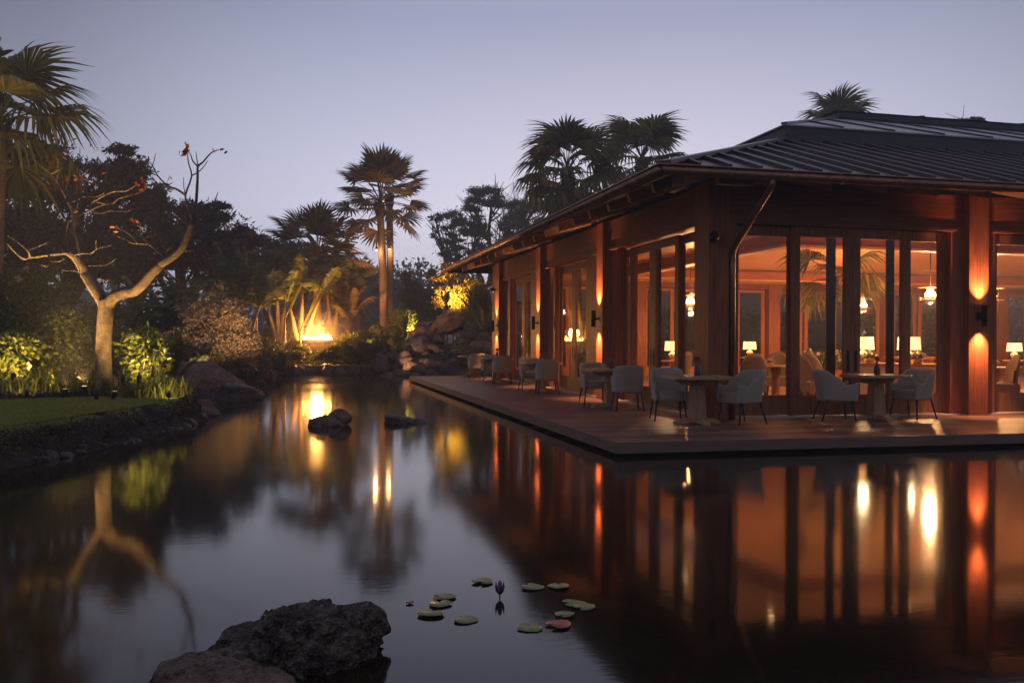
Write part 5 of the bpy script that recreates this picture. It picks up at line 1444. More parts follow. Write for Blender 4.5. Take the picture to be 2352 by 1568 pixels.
# low leafy shrubs
def shrub(name, label, base, hw, h, n, L, W, mat, seed, group=None, flowers=None, gap=0.1, cat='shrub', nl=6, bark='dark_bark', fl_mat='pink', fl_size=0.11, clump=None):
    r = np.random.default_rng(seed); lo = []
    for k in range(nl):
        a = r.uniform(0, 6.28); q = r.uniform(0, 0.62) * hw
        lo.append((q * math.cos(a), q * math.sin(a), h * r.uniform(0.35, 0.78), hw * r.uniform(0.42, 0.6), hw * r.uniform(0.42, 0.6), h * r.uniform(0.24, 0.36)))
    t = tree(name, label, base, lo, n, L, W, mat, seed, 0.03 + 0.02 * h, bark, group, cat, gap, 2.2 / max(hw, 0.3), 0.35 if not clump else 0.25, 5, clump=clump)
    if flowers:
        for k in range(flowers):
            l_ = lo[r.integers(nl)]; d = r.normal(0, 1, 3); d[1] = -abs(d[1]); d /= np.linalg.norm(d)
            c = np.array(l_[:3]) + d * np.array(l_[3:6]) * 1.02
            pd = np.array([[math.cos(a), 0.2, math.sin(a)] for a in np.linspace(0, 5.03, 5)])
            V, F = leaf_quads(np.tile(c, (5, 1)) + pd * fl_size * 0.45, pd, fl_size, fl_size * 0.75, r, 0.15)
            mesh_obj('flower', np_mesh('flower', V, F), M[fl_mat], t)
    return t
HG = 'hibiscus hedge behind the lawn'
for i, (x, d, hw, h, fl, lab) in enumerate(((-60, 19.5, 1.6, 2.2, 1, 'tall hibiscus bush at the outer end of the hedge beyond the fan palm'), (40, 20.5, 1.5, 2.9, 3, 'tallest hibiscus bush of the hedge under the fan palm'), (110, 19.0, 1.2, 1.7, 4, 'hibiscus bush with several pale pink flowers in mid hedge'), (185, 19.8, 1.1, 1.5, 3, 'hibiscus bush with pink flowers just behind the bare tree trunk'), (20, 18.3, 1.1, 1.3, 2, 'low hibiscus bush before the tallest one'), (130, 24.0, 1.4, 2.1, 0, 'dark flowerless bush behind the hedge'), (290, 22.5, 1.3, 1.3, 0, 'dark flowerless bush behind the lit bush'), (250, 27.0, 1.5, 1.6, 0, 'dim bush at the back of the left bed'))):
    shrub('hedge_shrub', lab, spot_at(x, 783, d), hw, h, 9000, 0.10, 0.055, 'hedge_leaf', 800 + i, HG, fl, 0.12)
shrub('glowing_bush', 'leafy bush glowing yellow over its ground lamp beside the bare tree', spot_at(326, 783, 16.4), 0.62, 1.45, 1500, 0.125, 0.062, 'bush_leaf', 830, None, 0, 0.25, nl=9)
shrub('olive_bush', 'big dusty olive bush with rounded billows left of the banana stems', spot_at(500, 783, 29.0), 1.6, 3.35, 26000, 0.11, 0.055, 'tan_leaf', 831, None, 0, 0.0, nl=12, clump=(9, 0.42))
q = spot_at(580, 783, 30.0); shrub('olive_bush', 'smaller dusty bush catching firelight beside the big olive bush', q, 0.8, 2.1, 6500, 0.11, 0.055, 'tan_leaf', 832, None, 0, 0.0, nl=6, clump=(8, 0.42))
bs_ = spot_at(1050, 783, 42.0)
tree('golden_tree', 'golden leaved tree lit beside the pavilion end', bs_, [px_lobe(bs_, *q_) for q_ in ((1045, 670, 42, 24, 42, 40), (1030, 640, 30, 20, 42, 30), (1065, 655, 36, 22, 42, 30), (1020, 690, 26, 18, 42, 30), (1070, 690, 28, 18, 42, 30), (1025, 612, 16, 9, 42, 15), (1092, 645, 20, 9, 42, 15), (1048, 700, 30, 14, 42, 25))], 13000, 0.15, 0.065, 'gold_leaf', 840, 0.12, 'bark', gap=0.0, shell=0.0, clump=(9, 0.5))
for i, (x, d, hw, h, mat, n, lab, fl) in enumerate(((930, 43, 1.3, 1.7, 'bush_leaf', 7000, 'yellow green flowering shrub left of the waterfall', 3), (965, 44, 1.2, 1.5, 'bush_leaf', 6000, 'yellow green shrub above the waterfall rocks', 2), (850, 40.5, 1.0, 1.1, 'bush_leaf', 5000, 'low amber lit shrub between the fire and the palm trunks', 2), (905, 41.5, 0.8, 1.2, 'hedge_leaf', 4500, 'dark shrub at the foot of the tall palms', 1), (870, 42.0, 0.9, 1.5, 'hedge_leaf', 4500, 'dark climbing shrub against the front palm trunk', 0), (800, 41.5, 0.9, 1.0, 'hedge_leaf', 4500, 'low dark shrub just right of the fire wall', 1), (1090, 37.0, 0.9, 0.8, 'fern', 4500, 'dark leafy shrub behind the outermost table', 0), (1060, 42.5, 1.1, 1.0, 'hedge_leaf', 4500, 'dark shrub at the golden tree foot', 0), (600, 38.0, 1.1, 1.3, 'hedge_leaf', 5500, 'dark shrub below the banana stems', 0), (560, 34.0, 1.0, 1.1, 'hedge_leaf', 5000, 'dark shrub at the water left of the fire', 0), (670, 38.6, 0.7, 0.6, 'hedge_leaf', 3500, 'low dark shrub before the fire wall', 0), (715, 38.4, 0.6, 0.5, 'hedge_leaf', 3000, 'low leafy ground shrub under the flames', 0), (752, 38.7, 0.55, 0.75, 'fern', 2600, 'leafy shrub against the right end of the fire wall', 0), (690, 38.9, 0.5, 0.8, 'fern', 2600, 'leafy shrub against the left end of the fire wall', 0), (772, 39.0, 0.6, 0.9, 'hedge_leaf', 3000, 'upright shrub beside the right end of the fire wall', 1), (640, 47, 1.5, 1.8, 'hedge_leaf', 6000, 'dark bush behind the banana grove', 0), (830, 48, 1.6, 1.6, 'hedge_leaf', 6000, 'dim bush behind the low fan palm', 0), (470, 26, 0.9, 0.9, 'hedge_leaf', 4500, 'dark shrub behind the red boulder', 0), (425, 24, 0.8, 0.8, 'hedge_leaf', 4000, 'dark shrub between cycad and red boulder', 0), (1125, 36.0, 0.7, 0.6, 'red_leaf', 3000, 'rust leaved shrub below the cascade by the end column', 0))):
    fm = 'red_petal' if fl else 'pink'
    shrub('garden_shrub', lab, spot_at(x, 783, d), hw, h, n, 0.13, 0.06, mat, 850 + i, 'shrubs of the far garden', fl, 0.12, fl_mat=fm, fl_size=0.13)
# strap-leaf lilies in the bed
def lily(label, base, n, h, mat, seed, group, spread=0.18):
    r = np.random.default_rng(seed); P = np.c_[r.normal(0, spread, n), r.normal(0, spread, n), np.zeros(n)]
    V, F = blades(P, h * 1.15, 0.034, 0.75, seed, 0.3)
    o = mesh_obj('strap_leaf_lily', np_mesh('strap_leaf_lily', V, F), M[mat], None); o.location = base
    return tag(o, label, 'lily', group)
LG = 'strap leaf lilies along the flower bed'
for i, (x, d, n, h, mat) in enumerate(((10, 16.9, 70, 0.34, 'strap'), (45, 16.6, 80, 0.38, 'strap'), (75, 16.8, 60, 0.34, 'strap'), (118, 17.0, 110, 0.46, 'strap'), (150, 17.0, 80, 0.42, 'strap'), (215, 17.2, 60, 0.42, 'strap'), (345, 15.9, 110, 0.36, 'strap'), (375, 16.1, 120, 0.40, 'strap'), (400, 16.3, 90, 0.38, 'strap'), (300, 15.9, 70, 0.3, 'strap'), (268, 16.2, 70, 0.3, 'strap'), (412, 16.8, 60, 0.34, 'strap'))):
    b_ = spot_at(x, 783, d); lily('yellow green strap leaf lily clump ' + ('before the low hibiscus' if x < 90 else 'beside the grey uplight' if x < 170 else 'behind the tan boulder' if x < 240 else 'under the glowing bush' if x < 380 else 'at the tip of the lawn'), (b_[0], b_[1], max(b_[2], 0.38)), n, h, mat, 900 + i, LG, 0.14)
b_ = spot_at(135, 783, 17.6); lily('rust red bromeliad clump above the tan boulder', (b_[0], b_[1], 0.55), 80, 0.3, 'red_leaf', 930, None, 0.12)
# dark ground cover in the lawn bed
n = 9000; r = np.random.default_rng(44)
xx = r.uniform(-20, 440, n); dd = r.uniform(15.6, 19, n); P = np.array([at(x_, 783, d_) for x_, d_ in zip(xx, dd)]); P[:, 2] = np.maximum(ground_h(P[:, 0], P[:, 1]), 0.3) + r.uniform(0, 0.14, n)
k = ~in_poly(LW, P[:, 0], P[:, 1]); P = P[k]
V, F = leaf_quads(P, np.tile([0, 0, 0.6], (len(P), 1)), 0.10, 0.05, r, 0.9); gc = mesh_obj('ground_cover', np_mesh('ground_cover', V, F), leaf_mat('ground_cover_leaf', (0.035, 0.028, 0.018), 0.5, 0.2)); tag(gc, 'dark low ground cover under the lilies', 'ground cover', kind='stuff')
n = 30000; xx = r.uniform(420, 1150, n); dd = r.uniform(35.0, 50, n); P = np.array([at(x_, 783, d_) for x_, d_ in zip(xx, dd)]); sdv = shore_sd(P[:, 0], P[:, 1]); P[:, 2] = ground_h(P[:, 0], P[:, 1]) + r.uniform(0, 0.28, n); P = P[sdv > 0.7]
V, F = leaf_quads(P, np.tile([0, 0, 0.5], (len(P), 1)), 0.17, 0.07, r, 0.9); gc = mesh_obj('undergrowth', np_mesh('undergrowth', V, F), M['fern']); tag(gc, 'leafy undergrowth across the far garden', 'ground cover', kind='stuff')

# ---- the bare uplit tree, traced limb by limb
def c1(x, y): return (x * .2605, 122.5 + y * .2605)
def c2(x, y): return (x * .3382, 531 + y * .3382)
TD = 16.3
tb = on_z(240, 905, 0.38)
bt = thing('bare_tree', 'bare forked grey tree lit from below on the lawn edge', 'tree', tuple(tb))
def branch(pts, r0, r1, d0=0.0, d1=0.0, n=8):
    P = [];
    # Catmull-Rom through traced points
    Q = [Vector((*p, 0)) for p in pts]; out = []
    for i in range(len(Q) - 1):
        p0, p1, p2, p3 = Q[max(i - 1, 0)], Q[i], Q[i + 1], Q[min(i + 2, len(Q) - 1)]
        for s in (0, 0.33, 0.66):
            out.append(0.5 * ((2 * p1) + (-p0 + p2) * s + (2 * p0 - 5 * p1 + 4 * p2 - p3) * s * s + (-p0 + 3 * p1 - 3 * p2 + p3) * s ** 3))
    out.append(Q[-1])
    m = len(out) - 1
    P = [at(q.x, q.y, TD + d0 + (d1 - d0) * i / m) - tb for i, q in enumerate(out)]
    kf = 0.80 if r0 > 0.09 else 0.72
    rad = [kf * (r0 + (r1 - r0) * i / m) for i in range(m + 1)]
    return P, rad
big_b = MB(); tw = MB(); ends = []
def B(pts, r0, r1, d0=0, d1=0, mb=None, end=False):
    P, rad = branch(pts, r0, r1, d0, d1); (mb or tw).tube(P, rad, 10 if (mb is big_b) else 6); 
    if end: ends.append(P[-1])
B([(243, 912), (239, 860), (238, 800), (241, 740), (243, 700), (242, 688)], 0.175, 0.165, mb=big_b)
bt_fl = MB()
B([c2(712, 500), c2(690, 455), c2(640, 380), c2(600, 320), c2(578, 285)], 0.15, 0.125, 0, 0.1, big_b)
B([c2(578, 285), c2(545, 230), c2(500, 170), c2(455, 145)], 0.11, 0.07, 0.1, -0.2, big_b)
B([c2(590, 300), c2(580, 230), c2(560, 150), c2(540, 60), c2(520, 0), c1(660, 1400), c1(600, 1290)], 0.10, 0.06, 0.1, 0.5, big_b)
B([c2(735, 500), c2(775, 445), c2(850, 415), c2(910, 408), c2(960, 370), c2(1030, 290), c2(1090, 230)], 0.14, 0.10, 0, -0.3, big_b)
B([c2(1090, 230), c2(1180, 170), c2(1240, 110), c2(1270, 40), c1(1705, 1480)], 0.095, 0.055, -0.3, -0.6, big_b)
B([c2(455, 145), c2(340, 158), c2(200, 178), c2(160, 187), c2(90, 130), c2(45, 80)], 0.055, 0.016, -0.2, -0.9, end=True)
B([c2(200, 172), c2(185, 130), c2(100, 60), c2(50, 30)], 0.028, 0.008, -0.5, -0.9)
B([c2(190, 130), c2(280, 95), c2(330, 75)], 0.02, 0.007, -0.5, -0.3)
B([c2(335, 165), c2(330, 205), c2(318, 238), c2(265, 225)], 0.026, 0.006, -0.35, -0.7)
B([c2(335, 200), c2(400, 205), c2(445, 180)], 0.016, 0.006, -0.4, -0.7)
B([c2(455, 145), c2(447, 95), c2(440, 0), c1(600, 1450), c1(570, 1460), c1(490, 1290), c1(440, 1150), c1(330, 1070)], 0.055, 0.018, -0.2, 0.5)
B([c1(440, 1150), c1(380, 1090), c1(250, 1010), c1(130, 880)], 0.02, 0.008, 0.3, 0.9)
B([c1(600, 1290), c1(500, 1110), c1(455, 1060), c1(330, 960), c1(190, 780), c1(150, 700)], 0.045, 0.010, 0.5, 1.0, end=True)
B([c1(455, 1060), c1(560, 1000), c1(600, 900), c1(560, 830)], 0.025, 0.008, 0.6, 0.3)
B([c1(600, 900), c1(640, 865)], 0.012, 0.007, 0.4, 0.3)
B([c1(660, 1400), c1(700, 1370), c1(830, 1300), c1(990, 1220), c1(1100, 1215), c1(1170, 1180), c1(1220, 1150)], 0.035, 0.010, 0.3, -0.4, end=True)
B([c1(690, 1430), c1(780, 1390), c1(900, 1340), c1(1000, 1320), c1(1050, 1280), c1(1220, 1230), c1(1260, 1200)], 0.032, 0.008, 0.2, -0.7, end=True)
B([c1(990, 1220), c1(945, 1160), c1(940, 1065)], 0.014, 0.006, -0.1, 0.2, end=True)
B([c1(850, 1310), c1(930, 1325), c1(1000, 1320)], 0.018, 0.012, 0.1, -0.1)
B([c1(820, 1400), c1(900, 1410), c1(975, 1390), c1(1100, 1395), c1(1160, 1380)], 0.018, 0.006, 0.0, -0.5)
B([c1(600, 1290), c1(650, 1305), c1(720, 1260), c1(690, 1150), c1(700, 1000), c1(705, 830)], 0.026, 0.007, 0.5, 0.9, end=True)
B([c1(720, 1262), c1(850, 1265), c1(920, 1230)], 0.014, 0.005, 0.5, 0.2)
B([c1(620, 1300), c1(625, 1200), c1(640, 1170)], 0.012, 0.006, 0.5, 0.6)
B([c1(500, 1120), c1(510, 1010), c1(510, 960), c1(480, 900)], 0.012, 0.006, 0.4, 0.2, end=True)
B([c1(680, 1400), c1(685, 1200), c1(690, 1100), c1(690, 1080)], 0.016, 0.006, 0.4, 0.0, end=True)
B([c1(690, 1090), c1(760, 1040), c1(780, 1020)], 0.010, 0.005, 0.0, -0.2)
B([c2(490, 165), c2(560, 150), c2(620, 150), c2(660, 120), c2(760, 95)], 0.022, 0.006, -0.1, -0.8)
B([c2(655, 120), c2(650, 80), c2(655, 60)], 0.010, 0.005, -0.4, -0.5)
B([c2(560, 290), c2(510, 270), c2(410, 265)], 0.014, 0.004, 0.1, -0.4)
B([c2(640, 335), c2(700, 338), c2(755, 330)], 0.012, 0.004, 0.1, -0.4)
B([c2(600, 235), c2(720, 230), c2(790, 185)], 0.014, 0.005, 0.0, -0.6)
B([c1(1705, 1480), c1(1730, 1300), c1(1742, 1100), c1(1745, 1000), c1(1790, 960), c1(1860, 880), c1(1930, 850)], 0.045, 0.010, -0.6, -0.3, end=True)
B([c1(1745, 1000), c1(1700, 950), c1(1680, 890), c1(1650, 860)], 0.02, 0.008, -0.5, -0.7, end=True)
B([c1(1745, 1000), c1(1735, 930), c1(1728, 870)], 0.016, 0.007, -0.5, -0.2)
B([c1(1690, 1080), c1(1770, 1030), c1(1835, 945)], 0.018, 0.007, -0.5, -0.1)
B([c1(1705, 1480), c1(1660, 1370), c1(1635, 1250), c1(1690, 1085), c1(1660, 960), c1(1648, 820)], 0.035, 0.008, -0.6, -0.9, end=True)
B([c1(1635, 1250), c1(1620, 1170), c1(1620, 1095)], 0.013, 0.006, -0.7, -1.0)
B([c1(1635, 1250), c1(1560, 1200), c1(1480, 1168), c1(1390, 1080), c1(1345, 990), c1(1255, 905)], 0.03, 0.008, -0.7, -1.3, end=True)
B([c1(1345, 990), c1(1360, 940), c1(1372, 882)], 0.013, 0.006, -1.1, -1.2)
B([c1(1480, 1168), c1(1420, 1180), c1(1340, 1110)], 0.010, 0.004, -0.9, -0.5)
B([c2(1090, 225), c2(1100, 170), c2(1060, 125), c2(1000, 80), c2(990, 40), c2(1080, 15)], 0.035, 0.006, -0.3, 0.2, end=True)
B([c2(1100, 165), c2(1140, 130), c2(1155, 110)], 0.016, 0.008, -0.3, -0.4)
B([c2(1000, 88), c2(900, 82), c2(860, 60), c2(770, 25)], 0.018, 0.005, -0.1, 0.4)
B([c2(935, 85), c2(890, 30), c2(830, -10), c2(770, -25)], 0.015, 0.005, 0.0, 0.4, end=True)
B([c2(1255, 135), c2(1400, 120), c2(1550, 65), c2(1620, 40), c2(1690, 15)], 0.026, 0.006, -0.5, -1.2, end=True)
B([c2(1550, 65), c2(1600, 88), c2(1700, 92), c2(1770, 50)], 0.014, 0.005, -0.9, -1.4)
B([c2(1105, 250), c2(1170, 308), c2(1250, 335), c2(1370, 325)], 0.018, 0.005, -0.3, -0.9)
B([c2(1280, 40), c2(1350, 15), c2(1430, -5)], 0.014, 0.005, -0.6, -0.9)
B([c1(1700, 1560), c1(1850, 1480), c1(1990, 1450), c1(2060, 1365)], 0.018, 0.005, -0.6, -1.1, end=True)
B([c1(1690, 1540), c1(1600, 1470), c1(1520, 1380)], 0.016, 0.005, -0.6, -0.2)
B([c1(2030, 1455), c1(2110, 1500), c1(2215, 1445)], 0.011, 0.005, -0.9, -1.3)
# root flare
bt_trunk = big_b.build('trunk', M['bark'], bt, True)
tw.build('branches', M['bark'], bt, True)
b = MB()
for k in range(6):
    a = k * 1.05; b.tube([(0.10 * math.cos(a), 0.10 * math.sin(a), 0.35), (0.17 * math.cos(a), 0.17 * math.sin(a), 0.10), (0.28 * math.cos(a), 0.28 * math.sin(a), -0.06)], [0.09, 0.075, 0.03], 8)
b.build('root_flare', M['bark'], bt, True)
r = np.random.default_rng(77); Lc = []; Ld = []
for e_ in [np.array(e) for e in ends] + [np.array(at(*c1(*p), 16) - tb) for p in ((500, 900), (560, 920), (820, 1130), (600, 1090), (720, 1130), (1130, 1140), (1230, 1120), (1180, 1190), (1270, 1170), (1210, 1500), (1180, 1490), (1470, 1115), (1635, 868))]:
    for k in range(r.integers(1, 4)):
        Lc.append(e_ + r.normal(0, 0.05, 3)); d = r.normal(0, 1, 3); d[2] -= 0.8; Ld.append(d)
V, F = leaf_quads(np.array(Lc), np.array(Ld), 0.13, 0.07, r, 0.3)
mesh_obj('last_leaves', np_mesh('last_leaves', V, F), M['autumn_leaf'], bt)

# ---- lily pads
GP = 'lily pads on the pond'
def pad(x, y, wpx, mat, seed, label, tilt=0.0):
    q = on_z(x, y, 0.006); d = (q - CAM) @ FW; rr = wpx / 2 * d / FPX
    r = np.random.default_rng(seed); n = 40; V = [(0, 0, 0.004)]
    for k in range(n):
        a = 2 * math.pi * k / n
        cut = 1.0 - 0.85 * math.exp(-((k - n / 2) / 1.2) ** 2)
        s = rr * cut * (1 + 0.06 * math.sin(3 * a + seed) + r.normal(0, 0.03))
        V.append((s * math.cos(a), s * math.sin(a), 0.002 + 0.006 * rr / 0.1 * max(0, math.sin(2 * a + seed)) ** 3))
    V += [(x_, y_, z_ - 0.003) for x_, y_, z_ in V]
    m = n + 1
    F = [(0, 1 + k, 1 + (k + 1) % n) for k in range(n)] + [(m, m + 1 + (k + 1) % n, m + 1 + k) for k in range(n)] + [(1 + k, m + 1 + k, m + 1 + (k + 1) % n, 1 + (k + 1) % n) for k in range(n)]
    b = MB(); b.add(V, F); o = b.build('lily_pad', M[mat], None, True); o.location = (q[0], q[1], 0.006 + seed % 3 * 0.002); o.rotation_euler = (r.normal(0, 0.03), r.normal(0, 0.03), r.uniform(0, 6.28))
    return tag(o, label, 'lily pad', GP)
gl = 'olive lily pad in the cluster between the bud and the red pad'
g2 = 'olive lily pad in the group between the violet bud and the lava rock'
for i, (x, y, w, mat, lab) in enumerate(((1109, 1335, 48, 'pad', 'single olive lily pad nearest the violet bud'), (1019, 1369, 54, 'pad', g2), (1011, 1386, 52, 'pad', g2), (990, 1408, 60, 'pad', g2), (1069, 1422, 54, 'pad', 'olive lily pad with folded edge, alone before the bud'), (1223, 1347, 52, 'pad', gl), (1284, 1346, 48, 'pad', gl), (1318, 1384, 54, 'pad', gl), (1341, 1393, 50, 'pad', gl), (1296, 1411, 44, 'pad', gl), (1217, 1440, 58, 'pad', 'olive lily pad touching the large red pad'),
                                          (941, 1383, 18, 'pad_red', 'tiny red curled lily leaf apart from the pads'), (1283, 1434, 58, 'pad_red', 'large red lily pad among the green ones'))):
    pad(x, y, w, mat, 950 + i, lab)
q = on_z(1148, 1372, 0.0); lb = thing('water_lily', 'closed violet water lily bud standing above the pads', 'water lily', tuple(q))
s = (q - CAM) @ FW / FPX
b = MB(); b.tube([(0, 0, -0.05), (0, 0, 10 * s)], 0.004, 6); b.build('stem', M['sepal'], lb)
b = MB(); b.lathe([(0.002, 8 * s), (5 * s, 14 * s), (6.5 * s, 22 * s), (5 * s, 33 * s), (2.5 * s, 40 * s)], 12); b.build('petals', M['lily'], lb, True)
for k in range(4):
    a = k * math.pi / 2 + 0.05; c_, s_ = math.cos(a), math.sin(a)
    sp = MB(); P = [(4 * s * c_ * t2, 4 * s * s_ * t2, z * s) for z, t2 in ((8, 0.4), (15, 1.5), (25, 2.2), (38, 2.4))]; sp.tube(P, [0.003, 0.008, 0.007, 0.001], 6); sp.build('sepal', M['sepal'], lb, True)

# ================================================================== WATERFALL
WG = 'boulders of the waterfall'
def px_rock(x, y, wpx, hpx, d, seed, mat, label, tilt=0.0, sub=4, rough=0.36, facets=10):
    q = at(x, y, d); s = d / FPX
    return rock('waterfall_boulder', label, tuple(q), (wpx / 2 * s * 1.1, wpx / 2.4 * s, hpx / 2 * s * 1.15), seed, M[mat], rng.uniform(-0.3, 0.3), (rng.uniform(-.25, .25), tilt + rng.uniform(-.15, .15)), sub, rough, facets, 0.11, WG)
wl_ = [(1078, 728, 95, 44, 41.5, 'rock_wet', 'broad flat capstone at the top of the waterfall'), (1010, 748, 120, 36, 40.2, 'rock_red', 'long reddish slab leaning at the upper waterfall', -0.35), (965, 768, 60, 40, 39.2, 'rock_red', 'tilted red slab end beside the lime fern', -0.4),
       (1120, 745, 70, 60, 42.5, 'rock_tan', 'tan boulder beside the end column'), (1040, 735, 60, 34, 41.0, 'rock_red', 'reddish block under the lime fern on top'), (960, 795, 62, 44, 38.6, 'rock_tan', 'ribbed upright boulder left of the lower cascade'), (920, 805, 50, 50, 38.4, 'rock_red', 'rounded brown boulder by the lime ferns'),
       (915, 790, 44, 36, 38.8, 'rock_red', 'sloping brown boulder above the rounded one'), (1000, 800, 80, 30, 39.4, 'rock_wet', 'wet black ledge of the middle cascade'), (1050, 790, 70, 34, 39.6, 'rock_wet', 'wet black ledge below the upper cascade'), (1085, 765, 60, 46, 40.0, 'rock_wet', 'dark rounded boulder splitting the cascade'),
       (1115, 795, 80, 24, 39.2, 'rock_tan', 'pale flat ledge by the end column'), (1055, 815, 60, 22, 38.6, 'rock_wet', 'wet round stone in the lower cascade'), (990, 825, 90, 26, 38.4, 'rock_wet', 'long wet black step of the lower cascade'), (875, 835, 46, 46, 37.6, 'rock_wet', 'upright dark boulder at the shore left of the cascade'),
       (960, 850, 90, 30, 37.4, 'rock_wet', 'wide wet shore rock under the cascade'), (1020, 845, 70, 34, 37.6, 'rock_red', 'brown shore rock under the cascade'), (985, 862, 50, 24, 36.8, 'rock_red', 'blocky brown stone at the deck corner'), (1070, 850, 80, 36, 37.4, 'rock_red', 'slanted brown rock behind the outermost table', -0.3),
       (905, 862, 70, 20, 36.6, 'rock_wet', 'flat wet shore stone left of the deck'), (945, 866, 50, 18, 36.2, 'rock_wet', 'flat wet shore stone at the far deck corner'), (1100, 870, 90, 30, 36.8, 'rock_wet', 'dark rock beside the far end of the deck'), (1000, 775, 90, 30, 40.2, 'rock_wet', 'black recess rock under the red slab'), (1050, 765, 90, 34, 41.0, 'rock_wet', 'black backing rock of the upper cascade'),
       (1125, 775, 60, 40, 41.2, 'rock_wet', 'dark backing rock of the side cascade'), (1030, 865, 60, 20, 36.9, 'rock_wet', 'low wet stone below the cascade'), (970, 812, 70, 24, 39.0, 'rock_wet', 'black ledge beside the ribbed boulder')]
for i, w in enumerate(wl_):
    px_rock(w[0], w[1], w[2], w[3], w[4], 1000 + i, w[5], w[6], w[7] if len(w) > 7 else 0.0)
rf_ = np.random.default_rng(91)
for i in range(44):
    x_ = rf_.uniform(898, 1132); y_ = rf_.uniform(742, 862); w_ = rf_.uniform(20, 46)
    if y_ < 775 and x_ < 960: continue
    o = px_rock(x_, y_, w_, w_ * rf_.uniform(0.45, 0.8), 36.3 + (865 - y_) / 125 * 4.3, 1050 + i, ('rock_wet', 'rock_wet', 'rock_red')[i % 3], 'small angular dark stone filling the waterfall slope', rf_.uniform(-.3, .3), 3)
    o.name = 'waterfall_stone'; o['group'] = 'small stones filling the waterfall slope'
mw, n_, l_, b_ = new_mat('falling_water'); b_.inputs['Base Color'].default_value = (0.75, 0.72, 0.75, 1); b_.inputs['Roughness'].default_value = 0.25; b_.inputs['Alpha'].default_value = 0.6
def fall(x, y0, y1, wpx, d, seed):
    b = MB(); r = np.random.default_rng(seed)
    a_, c_ = at(x, y0, d - 0.5), at(x, y1, d - 0.65)
    k = int(max(5, wpx / 1.6))
    for i in range(k):
        o = (r.uniform(-0.5, 0.5)) * wpx * d / FPX; rr = r.uniform(0.012, 0.03)
        b.tube([Vector(a_ + RT * o - FW * 0.0), Vector(a_ * 0.55 + c_ * 0.45 + RT * o * 1.03 - FW * 0.12), Vector(c_ + RT * o * 1.08 - FW * 0.16)], [rr, rr * 0.8, rr * 1.3], 5)
    o = b.build('falling_water', mw, None, True); return tag(o, 'thin white strands of falling water', 'waterfall', kind='structure')
for i, q in enumerate(((1035, 768, 795, 22, 40), (1050, 803, 828, 24, 39.2), (1107, 752, 782, 26, 41), (958, 843, 862, 10, 37.4), (1010, 803, 820, 12, 39.4))): fall(*q, 60 + i)

# ================================================================== FIRE PIT
fp = at(728, 783, 40.0); fz = at(728, 782, 40.0)[2]
fb = gz0(fp[0], fp[1]) - 0.1
pit = thing('fire_pit', 'stacked slate fire pit with a wide burning trough', 'fire pit', (fp[0], fp[1], fb))
b = MB(); hh = fz - fb - 0.05
b.box(-0.95, 1.15, -0.45, 0.6, 0.0, hh - 0.02); b.build('core', M['soil'], pit)
me_st = [MB().bbox(-0.5, 0.5, -0.06, 0.06, -0.5, 0.5, 0.02).mesh('slate_stone') for _ in range(1)]; me_st[0].materials.append(M['slate'])
z = 0.0; rr_ = np.random.default_rng(5)
while z < hh - 0.05:
    h_ = rr_.uniform(0.07, 0.11); x = -1.0
    while x < 1.15:
        w_ = rr_.uniform(0.18, 0.42); o = link(bpy.data.objects.new('slate_stone', me_st[0]), pit)
        o.location = (x + w_ / 2, -0.48 + rr_.uniform(-0.03, 0.02), z + h_ / 2); o.scale = (w_ - 0.012, 1, h_ - 0.01); x += w_
    z += h_
b = MB(); b.box(-1.02, 1.22, -0.56, 0.66, hh - 0.02, hh + 0.04); b.build('coping', M['slate'], pit)
b = MB(); b.box(-0.62, 0.66, -0.22, 0.30, hh + 0.04, hh + 0.10); b.build('burner_trough', M['black'], pit)
fm, n_, l_, b_ = new_mat('flame')
tc = n_.new('ShaderNodeTexCoord'); sp_ = n_.new('ShaderNodeSeparateXYZ'); l_.new(tc.outputs['Generated'], sp_.inputs[0])
cc = _ramp(n_, l_, sp_.outputs['Z'], [(0.0, (1.0, 0.62, 0.18)), (0.5, (1.0, 0.50, 0.10)), (1.0, (1.0, 0.26, 0.03))]); em = n_.new('ShaderNodeEmission'); em.inputs['Strength'].default_value = 16; l_.new(cc, em.inputs['Color'])
l_.new(em.outputs[0], n_['Material Output'].inputs['Surface'])
flames = thing('fire', 'bright orange flames burning in the slate trough', 'fire', (fp[0], fp[1], fb + hh + 0.08))
r = np.random.default_rng(12)
for k in range(26):
    x = -0.58 + 1.2 * k / 25 + r.normal(0, 0.02); H_ = r.uniform(0.12, 0.26) * (1.35 if abs(x - 0.35) < 0.18 else 0.9); w_ = r.uniform(0.035, 0.06); yy = r.uniform(-0.14, 0.18)
    b = MB(); ph = r.uniform(0, 6)
    b.tube([(x + 0.025 * math.sin(ph + 5 * t), yy + 0.02 * math.cos(ph + 4 * t), H_ * t) for t in (0, 0.2, 0.45, 0.7, 0.88, 1)], [w_ * 0.7, w_, w_ * 0.9, w_ * 0.5, w_ * 0.22, 0.003], 7); b.build('flame_tongue', fm, flames, True)
point('fire_fill_light', (fp[0], fp[1] - 0.62, fb + hh + 0.45), 420, (1.0, 0.42, 0.10), 0.25)  # added fill set before the trough to reach the slate wall

